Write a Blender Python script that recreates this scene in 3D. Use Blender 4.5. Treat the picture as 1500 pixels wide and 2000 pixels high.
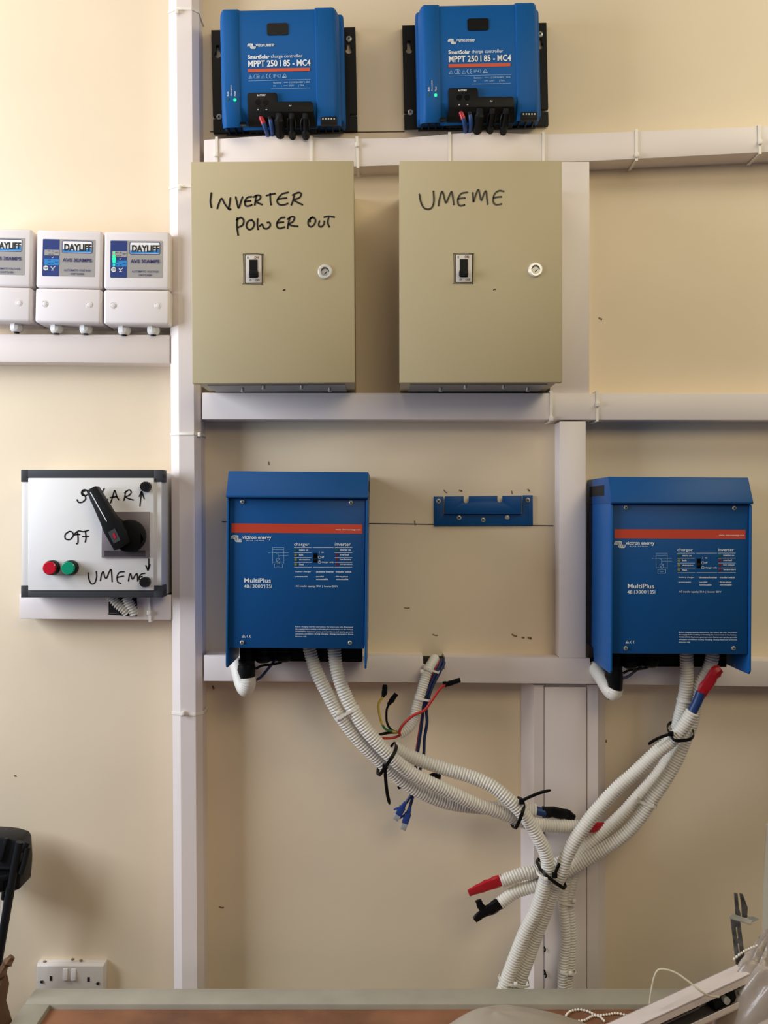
import bpy, bmesh, math, random
from mathutils import Vector, Matrix

for o in list(bpy.data.objects):
    bpy.data.objects.remove(o, do_unlink=True)
SC = bpy.context.scene
COL = SC.collection
random.seed(7)

# ------------------------------------------------------------------ camera, light, exposure
F, CX, CY = 1800.0, 750.0, 1000.0      # focal length and centre in pixels of the 1500 x 2000 frame
D, ZC = 1.85, 1.65                     # camera distance from the wall, camera height
cam_d = bpy.data.cameras.new('camera')
cam_d.sensor_fit = 'HORIZONTAL'
cam_d.sensor_width = 36.0
cam_d.lens = F / 1500.0 * 36.0
cam = bpy.data.objects.new('camera', cam_d)
cam.location = (0, -D, ZC)
cam.rotation_euler = (math.pi / 2, 0, 0)
COL.objects.link(cam)
SC.camera = cam

wd = bpy.data.worlds.new('world')
SC.world = wd
wd.use_nodes = True
wd.node_tree.nodes['Background'].inputs[0].default_value = (0.42, 0.56, 1.0, 1)
wd.node_tree.nodes['Background'].inputs[1].default_value = 0.09


def area(name, loc, target, sx, sy, power, col):
    l = bpy.data.lights.new(name, 'AREA')
    l.shape = 'RECTANGLE'
    l.size, l.size_y = sx, sy
    l.energy = power
    l.color = col
    o = bpy.data.objects.new(name, l)
    o.location = loc
    o.rotation_euler = (Vector(target) - Vector(loc)).to_track_quat('-Z', 'Y').to_euler()
    COL.objects.link(o)
    return o


area('window_daylight', (-2.0, -0.8, 2.12), (0, 0, 1.9), 0.8, 1.2, 46, (0.84, 0.90, 1.0))
area('ceiling_bounce', (-0.7, -0.80, 3.08), (-0.35, -0.3, 0), 1.3, 0.6, 6.8, (1.0, 0.85, 0.64))  # area light standing for warm bounce off the ceiling, no fixture known
area('ceiling_bounce', (1.4, -0.8, 3.08), (0.6, -0.2, 0), 1.0, 0.6, 11.5, (1.0, 0.95, 0.72))  # second overhead fill, added to brighten the upper right
area('room_fill', (0.9, -2.5, 2.85), (0.2, 0, 1.8), 1.5, 1.0, 20, (1.0, 0.83, 0.52))  # unseen fill from the front right, added to lift the shaded middle

vs = SC.view_settings
vs.view_transform = 'Standard'
vs.look = 'None'
vs.exposure = 0.0
vs.gamma = 1.0
vs.use_curve_mapping = False


# ------------------------------------------------------------------ materials
def lin(c):
    return tuple(((v / 255) / 12.92 if v / 255 <= 0.04045 else ((v / 255 + 0.055) / 1.055) ** 2.4) for v in c) + (1,)


def mat(name, rgb, rough=0.5, metal=0.0, var=0.0, vscale=6.0, bump=0.0, bscale=200.0, emit=0.0, trans=0.0, rgb2=None, alpha=1.0, coat=0.0, spec=0.5):
    m = bpy.data.materials.new(name)
    m.use_nodes = True
    nt = m.node_tree
    b = nt.nodes['Principled BSDF']
    b.inputs['Base Color'].default_value = lin(rgb)
    b.inputs['Roughness'].default_value = rough
    b.inputs['Metallic'].default_value = metal
    b.inputs['Specular IOR Level'].default_value = spec
    if coat:
        b.inputs['Coat Weight'].default_value = coat
    if trans:
        b.inputs['Transmission Weight'].default_value = trans
    if alpha < 1:
        b.inputs['Alpha'].default_value = alpha
    if emit:
        b.inputs['Emission Color'].default_value = lin(rgb)
        b.inputs['Emission Strength'].default_value = emit
    tc = nt.nodes.new('ShaderNodeTexCoord')
    if var or rgb2:
        n = nt.nodes.new('ShaderNodeTexNoise')
        n.inputs['Scale'].default_value = vscale
        n.inputs['Detail'].default_value = 5
        nt.links.new(tc.outputs['Object'], n.inputs['Vector'])
        r = nt.nodes.new('ShaderNodeValToRGB')
        r.color_ramp.elements[0].position = 0.3
        r.color_ramp.elements[1].position = 0.7
        c2 = rgb2 if rgb2 else tuple(v * (1 - var) for v in rgb)
        r.color_ramp.elements[0].color = lin(c2)
        r.color_ramp.elements[1].color = lin(rgb)
        nt.links.new(n.outputs['Fac'], r.inputs['Fac'])
        nt.links.new(r.outputs['Color'], b.inputs['Base Color'])
    if bump:
        n = nt.nodes.new('ShaderNodeTexNoise')
        n.inputs['Scale'].default_value = bscale
        n.inputs['Detail'].default_value = 3
        nt.links.new(tc.outputs['Object'], n.inputs['Vector'])
        bp = nt.nodes.new('ShaderNodeBump')
        bp.inputs['Strength'].default_value = bump
        bp.inputs['Distance'].default_value = 0.002
        nt.links.new(n.outputs['Fac'], bp.inputs['Height'])
        nt.links.new(bp.outputs['Normal'], b.inputs['Normal'])
    return m


M = dict(
    wall=mat('cream_wall_paint', (238, 220, 191), 0.62, var=0.035, vscale=3, bump=0.12, bscale=45),
    floor=mat('concrete_floor', (120, 112, 102), 0.7, var=0.15, vscale=8),
    pvc=mat('white_pvc', (236, 225, 220), 0.42, var=0.02, vscale=5),
    tie_white=mat('white_nylon', (240, 234, 222), 0.45),
    tie_black=mat('black_nylon', (16, 15, 15), 0.45, spec=0.18),
    conduit=mat('corrugated_conduit_plastic', (232, 228, 218), 0.40, var=0.02, vscale=20),
    conduit_in=mat('conduit_inside', (120, 115, 105), 0.7),
    steel_beige=mat('beige_painted_steel', (190, 176, 140), 0.48, var=0.02, vscale=4, bump=0.06, bscale=500),
    steel_grey=mat('grey_underside_steel', (150, 146, 140), 0.4),
    blue=mat('blue_painted_steel', (20, 76, 134), 0.42, bump=0.05, bscale=700, spec=0.18),
    blue_side=mat('blue_casing_steel', (20, 86, 150), 0.4, bump=0.05, bscale=700, spec=0.18),
    blue_ctrl=mat('blue_cast_casing', (18, 90, 158), 0.5, bump=0.12, bscale=900, spec=0.18),
    black=mat('black_plastic', (17, 17, 18), 0.5, spec=0.18),
    black_gloss=mat('black_gloss_plastic', (8, 8, 10), 0.15, spec=0.18),
    black_metal=mat('black_anodised_plate', (20, 20, 22), 0.45, bump=0.05, spec=0.18),
    screen=mat('dark_display', (14, 15, 18), 0.35, spec=0.18),
    white_print=mat('white_print', (235, 238, 240), 0.5),
    pale_print=mat('pale_blue_print', (150, 185, 220), 0.5),
    red_print=mat('red_stripe_print', (196, 62, 36), 0.5),
    orange_print=mat('orange_stripe_print', (205, 82, 48), 0.5),
    ink=mat('black_marker_ink', (16, 14, 13), 0.4),
    pencil=mat('pencil_line', (70, 60, 48), 0.8),
    chrome=mat('chrome', (225, 222, 215), 0.25, 0.2),
    zinc=mat('zinc_plated_steel', (200, 200, 194), 0.35, 0.3, var=0.15, vscale=60),
    galv=mat('galvanised_steel', (160, 165, 168), 0.35, 1.0, var=0.3, vscale=80),
    white_box=mat('white_abs_plastic', (230, 223, 223), 0.35),
    grey_gland=mat('grey_nylon_gland', (228, 226, 222), 0.4),
    label_grey=mat('grey_sticker', (160, 156, 152), 0.45),
    label_navy=mat('navy_sticker', (38, 58, 120), 0.45),
    label_sky=mat('sky_blue_sticker', (40, 130, 200), 0.45),
    label_white=mat('white_sticker', (240, 240, 240), 0.4),
    navy_print=mat('navy_print', (40, 40, 100), 0.5),
    breaker_red=mat('dark_red_print', (120, 40, 36), 0.5),
    black_print=mat('black_print', (25, 24, 26), 0.5),
    led_green=mat('lit_green_led', (22, 226, 104), 0.3, emit=3.2),
    led_green_off=mat('unlit_green_led', (30, 90, 50), 0.3),
    led_yellow_off=mat('unlit_yellow_led', (130, 128, 44), 0.3),
    led_red_off=mat('unlit_red_led', (120, 20, 22), 0.3),
    slate=mat('slate_grey_plastic', (64, 66, 70), 0.5, spec=0.18),
    panel_white=mat('white_powder_coat', (232, 230, 228), 0.4),
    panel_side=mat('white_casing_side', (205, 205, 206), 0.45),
    lens_red=mat('red_lens', (200, 22, 44), 0.25, coat=0.5),
    lens_green=mat('green_lens', (14, 150, 112), 0.25, coat=0.5),
    plate_steel=mat('brushed_steel_plate', (140, 130, 130), 0.35, 0.35),
    plate_dark=mat('dark_label_strip', (85, 78, 78), 0.4, 0.5),
    cable_blue=mat('blue_cable_sheath', (28, 62, 120), 0.45),
    cable_navy=mat('navy_network_cable', (28, 44, 92), 0.5),
    cable_navy_bright=mat('blue_network_boot', (34, 66, 140), 0.45),
    cable_red=mat('red_wire', (196, 46, 40), 0.45),
    cable_yellow=mat('yellow_wire', (205, 175, 60), 0.45),
    cable_green=mat('green_wire', (40, 110, 60), 0.45),
    tape_red=mat('red_tape', (176, 24, 38), 0.35),
    tape_black=mat('black_tape', (14, 14, 15), 0.4, spec=0.18),
    clear_plug=mat('clear_plug_plastic', (205, 210, 215), 0.15, trans=0.5),
    desk_grey=mat('grey_painted_wood', (168, 162, 146), 0.55, var=0.08, vscale=12, bump=0.1, bscale=120),
    desk_brown=mat('worn_brown_board', (150, 102, 72), 0.5, rgb2=(104, 68, 48), vscale=9),
    wrap=mat('grey_plastic_wrap', (176, 164, 148), 0.32, var=0.06, vscale=9, bump=0.15, bscale=60),
    wrap2=mat('clear_plastic_film', (205, 190, 176), 0.28, var=0.15, vscale=14, bump=0.3, bscale=70, trans=0.25),
    alu=mat('white_aluminium_rail', (222, 208, 202), 0.4),
    alu_in=mat('grey_aluminium_inside', (98, 94, 92), 0.45, 0.3),
    bead=mat('white_bead_plastic', (235, 228, 214), 0.35),
    cord=mat('off_white_cord', (214, 206, 180), 0.6),
    kraft=mat('brown_kraft_paper', (128, 94, 64), 0.7, rgb2=(92, 64, 42), vscale=10, bump=0.4, bscale=40),
    stand_black=mat('black_moulded_plastic', (30, 31, 34), 0.45, spec=0.18),
    socket=mat('white_socket_plastic', (214, 206, 198), 0.35),
    dark=mat('dark_opening', (14, 12, 11), 0.8),
    dirt=mat('brown_grime', (138, 114, 84), 0.8),
    sun_patch=mat('painted_sun_patch', (236, 234, 226), 0.7),
)


# ------------------------------------------------------------------ geometry helpers
def W(px, py, d):
    """photo pixel at distance d in front of the wall -> world point"""
    s = (D - d) / F
    return Vector(((px - CX) * s, -d, ZC - (py - CY) * s))


class Frame:
    """local frame of a thing on the wall: x right, y = -distance from wall, z up"""
    def __init__(self, px, py, dref, tilt=0.0):
        p = W(px, py, dref)
        self.o = Vector((p.x, 0, p.z))
        self.tilt = math.radians(tilt)
        self.ri = Matrix.Rotation(-self.tilt, 3, 'Y')

    def L(self, px, py, d):
        return self.ri @ (W(px, py, d) - self.o)

    def rect(self, x0, y0, x1, y1, d):
        c = self.L((x0 + x1) / 2, (y0 + y1) / 2, d)
        s = (D - d) / F
        hx, hz = abs(x1 - x0) / 2 * s, abs(y1 - y0) / 2 * s
        return c.x - hx, c.x + hx, c.z - hz, c.z + hz

    def s(self, d):
        return (D - d) / F


WORLD = Frame(CX, CY, 0)
WORLD.o = Vector((0, 0, 0))


def cr(pts, n=6):
    """Catmull-Rom through points (any dimension Vectors)"""
    P = [Vector(p) for p in pts]
    if len(P) < 3:
        return P
    P = [P[0] * 2 - P[1]] + P + [P[-1] * 2 - P[-2]]
    out = []
    for i in range(1, len(P) - 2):
        a, b, c, e = P[i - 1:i + 3]
        for k in range(n):
            t = k / n
            out.append(0.5 * ((2 * b) + (c - a) * t + (2 * a - 5 * b + 4 * c - e) * t * t + (3 * b - a - 3 * c + e) * t ** 3))
    out.append(P[-2])
    return out


def resample(P, step):
    L = [0]
    for a, b in zip(P, P[1:]):
        L.append(L[-1] + (b - a).length)
    n = max(2, int(round(L[-1] / step)))
    out, j = [], 0
    for i in range(n + 1):
        t = L[-1] * i / n
        while j < len(P) - 2 and L[j + 1] < t:
            j += 1
        u = (t - L[j]) / max(1e-9, L[j + 1] - L[j])
        out.append(P[j].lerp(P[j + 1], u))
    return out


TEXTCACHE = {}


def text2d(s, bold=0.0, res=2):
    k = (s, bold, res)
    if k not in TEXTCACHE:
        cu = bpy.data.curves.new('t', 'FONT')
        cu.body = s
        cu.offset = bold
        cu.resolution_u = res
        ob = bpy.data.objects.new('t', cu)
        me = bpy.data.meshes.new_from_object(ob)
        TEXTCACHE[k] = ([(v.co.x, v.co.y) for v in me.vertices], [tuple(p.vertices) for p in me.polygons])
        bpy.data.objects.remove(ob)
        bpy.data.curves.remove(cu)
        bpy.data.meshes.remove(me)
    return TEXTCACHE[k]


class MB:
    def __init__(self):
        self.v, self.f = [], []

    def add(self, vs, fs):
        n = len(self.v)
        self.v += [tuple(v) for v in vs]
        self.f += [tuple(i + n for i in f) for f in fs]
        return self

    def box(self, x0, x1, d0, d1, z0, z1):
        vs = [(x, -d, z) for d in (d0, d1) for z in (z0, z1) for x in (x0, x1)]
        return self.add(vs, [(0, 1, 3, 2), (4, 6, 7, 5), (0, 4, 5, 1), (2, 3, 7, 6), (0, 2, 6, 4), (1, 5, 7, 3)])

    def pbox(self, fr, x0, y0, x1, y1, d0, d1):
        a = fr.rect(x0, y0, x1, y1, d1)
        return self.box(a[0], a[1], d0, d1, a[2], a[3])

    def prism(self, poly, d0, d1):
        n = len(poly)
        vs = [(x, -d0, z) for x, z in poly] + [(x, -d1, z) for x, z in poly]
        fs = [tuple(range(n)), tuple(range(2 * n - 1, n - 1, -1))]
        fs += [(i, n + i, n + (i + 1) % n, (i + 1) % n) for i in range(n)]
        return self.add(vs, fs)

    def xprism(self, prof, x0, x1):
        """profile of (d, z) extruded along x"""
        n = len(prof)
        vs = [(x0, -d, z) for d, z in prof] + [(x1, -d, z) for d, z in prof]
        fs = [tuple(range(n)), tuple(range(2 * n - 1, n - 1, -1))]
        fs += [(i, n + i, n + (i + 1) % n, (i + 1) % n) for i in range(n)]
        return self.add(vs, fs)

    def zprism(self, prof, z0, z1, lean=0.0):
        """profile of (x, d) extruded along z; lean shifts x at the top"""
        n = len(prof)
        vs = [(x, -d, z0) for x, d in prof] + [(x + lean, -d, z1) for x, d in prof]
        fs = [tuple(range(n)), tuple(range(2 * n - 1, n - 1, -1))]
        fs += [(i, n + i, n + (i + 1) % n, (i + 1) % n) for i in range(n)]
        return self.add(vs, fs)

    def holes(self, outer, inner, d0, d1):
        """plate with holes: loops of (x, z)"""
        cu = bpy.data.curves.new('t', 'CURVE')
        cu.dimensions = '2D'
        cu.fill_mode = 'BOTH'
        cu.extrude = (d1 - d0) / 2
        for loop in [outer] + inner:
            sp = cu.splines.new('POLY')
            sp.points.add(len(loop) - 1)
            for p, (x, z) in zip(sp.points, loop):
                p.co = (x, z, 0, 1)
            sp.use_cyclic_u = True
        ob = bpy.data.objects.new('t', cu)
        me = bpy.data.meshes.new_from_object(ob)
        c = (d0 + d1) / 2
        self.add([(v.co.x, -c - v.co.z, v.co.y) for v in me.vertices], [tuple(p.vertices) for p in me.polygons])
        bpy.data.objects.remove(ob)
        bpy.data.curves.remove(cu)
        bpy.data.meshes.remove(me)
        return self

    def cyl(self, p0, p1, r0, r1=None, n=20):
        r1 = r0 if r1 is None else r1
        return self.tube([Vector(p0), Vector(p1)], [r0, r1], n)

    def pcyl(self, fr, px, py, d0, d1, rpx, n=24, r2=None):
        """round thing on a face, axis out of the wall, given in pixels"""
        c = fr.L(px, py, d1)
        r = rpx * fr.s(d1)
        return self.cyl((c.x, -d0, c.z), (c.x, -d1, c.z), r, None if r2 is None else r2 * fr.s(d1), n)

    def tube(self, P, R, n=12, cap=True, squash=None, jit=0.0):
        P = [Vector(p) for p in P]
        if not hasattr(R, '__len__'):
            R = [R] * len(P)
        T = []
        for i in range(len(P)):
            t = P[min(i + 1, len(P) - 1)] - P[max(i - 1, 0)]
            T.append(t.normalized() if t.length > 1e-12 else (T[-1] if T else Vector((0, 0, 1))))
        up = Vector((0, -1, 0)) if abs(T[0].y) < 0.9 else Vector((0, 0, 1))
        u = (up - T[0] * up.dot(T[0])).normalized()
        vs, fs = [], []
        for i, p in enumerate(P):
            if i:
                u = (u - T[i] * u.dot(T[i]))
                u = u.normalized() if u.length > 1e-9 else T[i].orthogonal().normalized()
            w = T[i].cross(u)
            for k in range(n):
                a = 2 * math.pi * k / n
                r = R[i] * (1 + (random.uniform(-jit, jit) if jit else 0))
                sq = squash if squash else 1.0
                vs.append(p + u * (math.cos(a) * r * sq) + w * (math.sin(a) * r))
        for i in range(len(P) - 1):
            for k in range(n):
                a, b = i * n + k, i * n + (k + 1) % n
                fs.append((a, b, b + n, a + n))
        if cap:
            fs.append(tuple(range(n - 1, -1, -1)))
            fs.append(tuple((len(P) - 1) * n + k for k in range(n)))
        return self.add(vs, fs)

    def lathe(self, x, z, rings, n=28):
        """turned shape about an axis out of the wall: rings of (distance from wall, radius)"""
        vs, fs = [], []
        for d, r in rings:
            vs += [(x + r * math.cos(2 * math.pi * k / n), -d, z + r * math.sin(2 * math.pi * k / n)) for k in range(n)]
        for i in range(len(rings) - 1):
            for k in range(n):
                a, b = i * n + k, i * n + (k + 1) % n
                fs.append((a, b, b + n, a + n))
        return self.add(vs, fs)

    def sphere(self, c, r, n=10, m=7, sc=(1, 1, 1)):
        c = Vector(c)
        vs = [c + Vector((0, 0, r * sc[2]))]
        for j in range(1, m):
            th = math.pi * j / m
            for k in range(n):
                a = 2 * math.pi * k / n
                vs.append(c + Vector((math.sin(th) * math.cos(a) * r * sc[0], math.sin(th) * math.sin(a) * r * sc[1], math.cos(th) * r * sc[2])))
        vs.append(c - Vector((0, 0, r * sc[2])))
        fs = []
        for k in range(n):
            fs.append((0, 1 + k, 1 + (k + 1) % n))
            for j in range(m - 2):
                a, b = 1 + j * n + k, 1 + j * n + (k + 1) % n
                fs.append((a, a + n, b + n, b))
            fs.append((len(vs) - 1, 1 + (m - 2) * n + (k + 1) % n, 1 + (m - 2) * n + k))
        return self.add(vs, fs)

    def band(self, P, along, w, th, closed=True):
        """flat strap of width w (along) and thickness th following P"""
        n = len(P)
        al = Vector(along).normalized()
        vs, fs = [], []
        for i in range(n):
            if closed:
                t = P[(i + 1) % n] - P[i - 1]
            else:
                t = P[min(i + 1, n - 1)] - P[max(i - 1, 0)]
            t.normalize()
            o = t.cross(al).normalized()
            for a, b in ((-1, 0), (1, 0), (1, 1), (-1, 1)):
                vs.append(P[i] + al * (a * w / 2) + o * (b * th))
        for i in range(n if closed else n - 1):
            j = (i + 1) % n
            for k in range(4):
                fs.append((i * 4 + k, i * 4 + (k + 1) % 4, j * 4 + (k + 1) % 4, j * 4 + k))
        if not closed:
            fs.append((3, 2, 1, 0))
            fs.append(tuple((n - 1) * 4 + k for k in range(4)))
        return self.add(vs, fs)

    # flat print on a face -------------------------------------------------
    def text(self, fr, s, x0, y0, x1, y1, d, bold=0.0, rot=False, res=2):
        vs, fs = text2d(s, bold, res)
        if not vs:
            return self
        ax, bx_ = min(v[0] for v in vs), max(v[0] for v in vs)
        ay, by_ = min(v[1] for v in vs), max(v[1] for v in vs)
        X0, X1, Z0, Z1 = fr.rect(x0, y0, x1, y1, d)
        out = []
        for x, y in vs:
            u = (x - ax) / max(1e-6, bx_ - ax)
            v = (y - ay) / max(1e-6, by_ - ay)
            if rot:
                u, v = 1 - v, u
            out.append((X0 + (X1 - X0) * u, -d, Z0 + (Z1 - Z0) * v))
        return self.add(out, fs)

    def prect(self, fr, x0, y0, x1, y1, d):
        a = fr.rect(x0, y0, x1, y1, d)
        return self.add([(a[0], -d, a[2]), (a[1], -d, a[2]), (a[1], -d, a[3]), (a[0], -d, a[3])], [(0, 1, 2, 3)])

    def rrect(self, fr, x0, y0, x1, y1, d0, d1, rpx):
        a = fr.rect(x0, y0, x1, y1, d1)
        return self.prism(roundrect(a[0], a[1], a[2], a[3], rpx * fr.s(d1)), d0, d1)

    def pdisc(self, fr, px, py, r, d, n=20):
        c = fr.L(px, py, d)
        r *= fr.s(d)
        return self.add([(c.x + r * math.cos(2 * math.pi * k / n), -d, c.z + r * math.sin(2 * math.pi * k / n)) for k in range(n)], [tuple(range(n))])

    def pring(self, fr, px, py, r, w, d, n=24, a0=0, a1=360):
        pts = [(px + r * math.cos(math.radians(a0 + (a1 - a0) * k / n)), py + r * math.sin(math.radians(a0 + (a1 - a0) * k / n))) for k in range(n + 1)]
        return self.stroke(fr, pts, w, d, smooth=False)

    def stroke(self, fr, pts, wpx, d, smooth=True, n=6):
        """pen stroke through pixel points"""
        P = [Vector((p[0], p[1])) for p in pts]
        P = cr(P, n) if smooth and len(P) > 2 else P
        vs, fs = [], []
        h = wpx / 2
        m = len(P)
        ts = []
        for i in range(m):
            t = P[min(i + 1, m - 1)] - P[max(i - 1, 0)]
            ts.append(t.normalized() if t.length > 1e-9 else Vector((1, 0)))
        ring = []
        a = math.atan2(ts[0].y, ts[0].x)
        for i in range(m):
            nn = Vector((-ts[i].y, ts[i].x)) * h
            vs += [P[i] + nn, P[i] - nn]
            if i:
                fs.append((2 * i - 2, 2 * i - 1, 2 * i + 1, 2 * i))
        for e, sgn in ((0, 1), (m - 1, -1)):
            b = len(vs)
            a = math.atan2(ts[e].y, ts[e].x)
            for k in range(7):
                an = a + sgn * (math.pi / 2 + math.pi * k / 6)
                vs.append(P[e] + Vector((math.cos(an), math.sin(an))) * h)
            fs.append(tuple(range(b, b + 7)))
        out = []
        for q in vs:
            l = fr.L(q.x, q.y, d)
            out.append((l.x, -d, l.z))
        return self.add(out, fs)

    def build(self, name, m, parent=None, bevel=0.0, seg=2, smooth=40, recalc=True):
        me = bpy.data.meshes.new(name)
        me.from_pydata(self.v, [], self.f)
        if recalc or bevel:
            bm = bmesh.new()
            bm.from_mesh(me)
            bmesh.ops.recalc_face_normals(bm, faces=bm.faces)
            if bevel:
                es = [e for e in bm.edges if len(e.link_faces) == 2 and e.calc_face_angle(0) > 0.5]
                bmesh.ops.bevel(bm, geom=es, offset=bevel, segments=seg, profile=0.5, affect='EDGES', clamp_overlap=True)
            bm.to_mesh(me)
            bm.free()
        if smooth:
            for p in me.polygons:
                p.use_smooth = True
            me.set_sharp_from_angle(angle=math.radians(smooth))
        me.materials.append(M[m])
        o = bpy.data.objects.new(name, me)
        COL.objects.link(o)
        if parent is not None:
            o.parent = parent
        return o


def roundrect(x0, x1, z0, z1, r, n=4):
    out = []
    for cx, cz, a in ((x1 - r, z1 - r, 0), (x0 + r, z1 - r, 90), (x0 + r, z0 + r, 180), (x1 - r, z0 + r, 270)):
        for k in range(n + 1):
            t = math.radians(a + 90 * k / n)
            out.append((cx + r * math.cos(t), cz + r * math.sin(t)))
    return out


def circle(cx, cz, r, n=16):
    return [(cx + r * math.cos(2 * math.pi * k / n), cz + r * math.sin(2 * math.pi * k / n)) for k in range(n)]


def tag(o, label, cat, group=None, kind=None):
    if label:
        o['label'] = label
    if cat:
        o['category'] = cat
    if group:
        o['group'] = group
    if kind:
        o['kind'] = kind
    return o


def thing(name, label, cat, fr=None, group=None):
    o = bpy.data.objects.new(name, None)
    o.empty_display_size = 0.05
    COL.objects.link(o)
    if fr is not None:
        o.location = fr.o
        o.rotation_euler = (0, fr.tilt, 0)
    return tag(o, label, cat, group)


def copy_tree(o, parent=None):
    c = o.copy()
    COL.objects.link(c)
    c.parent = parent
    for ch in list(o.children):
        copy_tree(ch, c)
    return c


def screw(fr, parent, px, py, d, rpx=3.6, m='zinc', slot=True):
    b = MB()
    b.pcyl(fr, px, py, d - 0.001, d + 0.0012, rpx, 16)
    b.pcyl(fr, px, py, d + 0.0012, d + 0.0022, rpx * 0.98, 16, r2=rpx * 0.6)
    o = b.build('screw', m, parent)
    if slot:
        s = MB()
        r = rpx * 0.45
        s.stroke(fr, [(px - r, py - r), (px + r, py + r)], 1.3, d + 0.0025)
        s.stroke(fr, [(px - r, py + r), (px + r, py - r)], 1.3, d + 0.0025)
        s.build('cross_slot', 'dark', o, recalc=False, smooth=0)
    return o


# ------------------------------------------------------------------ the setting
b = MB()
b.box(-3.2, 3.2, -0.12, 0.0, 0.0, 3.3)
wall = tag(b.build('wall_back', 'wall', smooth=0), 'cream painted plaster wall behind all the equipment', None, kind='structure')
b = MB()
b.add([(-3.2, 0.0, 0.0), (3.2, 0.0, 0.0), (3.2, -3.2, 0.0), (-3.2, -3.2, 0.0), (-3.2, 0, -0.1), (3.2, 0, -0.1), (3.2, -3.2, -0.1), (-3.2, -3.2, -0.1)],
      [(0, 1, 2, 3), (7, 6, 5, 4), (0, 4, 5, 1), (1, 5, 6, 2), (2, 6, 7, 3), (3, 7, 4, 0)])
tag(b.build('floor', 'floor', smooth=0), 'grey concrete floor', None, kind='structure')

# pencil setting-out lines and marks drawn on the wall
for ln_ in ([(434, 1019), (760, 1023), (1081, 1027)], [(810, 1018), (811, 1026)], [(411, 257), (560, 260), (700, 258), (790, 257)]):
    MB().stroke(WORLD, ln_, 2.0, 0.0006).build('pencil_line', 'pencil', wall, recalc=False, smooth=0)
for x, y, l, a, w in [(1005, 1241, 10, 20, 3), (1022, 1245, 4, 0, 3), (1035, 1246, 6, 10, 4), (433, 1772, 8, 5, 3), (417, 1343, 6, 60, 4),
                      (870, 960, 8, 40, 2), (900, 958, 5, 10, 3), (1000, 962, 6, 80, 2), (1033, 957, 4, 30, 3), (1173, 622, 6, 20, 3),
                      (795, 1187, 10, 0, 2), (525, 905, 6, 80, 2), (30, 1515, 3, 0, 3), (850, 1240, 10, 10, 2), (1190, 1360, 14, 110, 3), (1184, 1448, 4, 90, 3)]:
    dx, dy = l / 2 * math.cos(math.radians(a)), l / 2 * math.sin(math.radians(a))
    MB().stroke(WORLD, [(x - dx, y - dy), (x + dx * 0.2, y + dy * 0.2 + 1), (x + dx, y + dy)], w, 0.0005).build('grime_mark', 'dirt', wall, recalc=False, smooth=0)
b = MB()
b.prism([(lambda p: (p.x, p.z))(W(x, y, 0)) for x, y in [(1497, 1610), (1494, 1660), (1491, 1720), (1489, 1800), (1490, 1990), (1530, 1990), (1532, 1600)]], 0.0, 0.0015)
b.build('painted_sunlight', 'sun_patch', wall, smooth=0)  # thin pale sheet, reflected sunlight on the wall put into its colour


# ------------------------------------------------------------------ cable trunking
def loft_trunk(name, st, label, cover=True, lip=0.0012):
    """horizontal trunking through stations (px, ytop, ybot, d)"""
    t = thing(name, label, 'trunking')
    b, c = MB(), MB()
    rows = []
    for px, yt, yb, d in st:
        a, e = W(px, yt, d), W(px, yb, d)
        rows.append((a.x, a.z, e.z, d))
    def strip(mb, inset, d0f, d1f):
        vs, fs = [], []
        for x, zt, zb, d in rows:
            d0, d1 = d0f(d), d1f(d)
            vs += [(x, -d0, zt - inset), (x, -d1, zt - inset), (x, -d1, zb + inset), (x, -d0, zb + inset)]
        n = len(rows)
        for i in range(n - 1):
            for k in range(4):
                fs.append((i * 4 + k, i * 4 + (k + 1) % 4, i * 4 + 4 + (k + 1) % 4, i * 4 + 4 + k))
        fs += [(0, 1, 2, 3), tuple(range((n - 1) * 4 + 3, (n - 1) * 4 - 1, -1))]
        mb.add(vs, fs)
    strip(b, lip, lambda d: 0.0, lambda d: d - 0.006)
    strip(c, 0.0, lambda d: d - 0.006, lambda d: d)
    b.build('trunking_base', 'pvc', t, smooth=25)
    c.build('trunking_cover', 'pvc', t, bevel=0.0012, smooth=25)
    return t


loft_trunk('cable_trunking', [(398, 273, 326, .055), (470, 268, 325, .06), (540, 263, 324, .075), (610, 268, 324, .06), (700, 270, 325, .05),
                              (790, 269, 322, .052), (870, 262, 320, .062), (942, 257, 318, .074), (1020, 261, 317, .062), (1062, 262, 316, .052),
                              (1150, 260, 315, .052), (1500, 246, 297, .06), (1720, 238, 287, .06)],
           'white horizontal trunking bowed out right below the two blue charge controllers')
loft_trunk('cable_trunking', [(395, 767, 819, .058), (1140, 768, 820, .058), (1720, 768, 821, .058)],
           'white horizontal trunking right below the two beige switch boxes')
T3 = [(398, 1280, 1330, .058), (826, 1283, 1333, .058), (827, 1307, 1333, .058), (868, 1307, 1333, .058), (869, 1283, 1333, .058),
      (1152, 1286, 1336, .058), (1153, 1318, 1336, .058), (1172, 1320, 1336, .058), (1173, 1287, 1336, .058), (1500, 1291, 1341, .058), (1720, 1294, 1344, .058)]
t3 = loft_trunk('cable_trunking', T3, 'white horizontal trunking notched for cables below the blue inverters')
for x0, x1, y0, y1 in ((826, 870, 1284, 1308), (1151, 1174, 1288, 1321)):
    p, q = W(x0, y0, .02), W(x1, y1, .02)
    MB().box(p.x, q.x, 0.001, 0.02, q.z, p.z).build('cable_notch', 'dark', t3)
loft_trunk('cable_trunking', [(-260, 651, 706, .05), (0, 653, 707, .05), (331, 654, 710, .05)],
           'white horizontal trunking below the three white voltage switchers')
t5 = loft_trunk('cable_trunking', [(38, 1160, 1209, .05), (334, 1162, 1211, .05)],
                'short white trunking under the changeover switch box')
b = MB()
fr = WORLD
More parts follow.
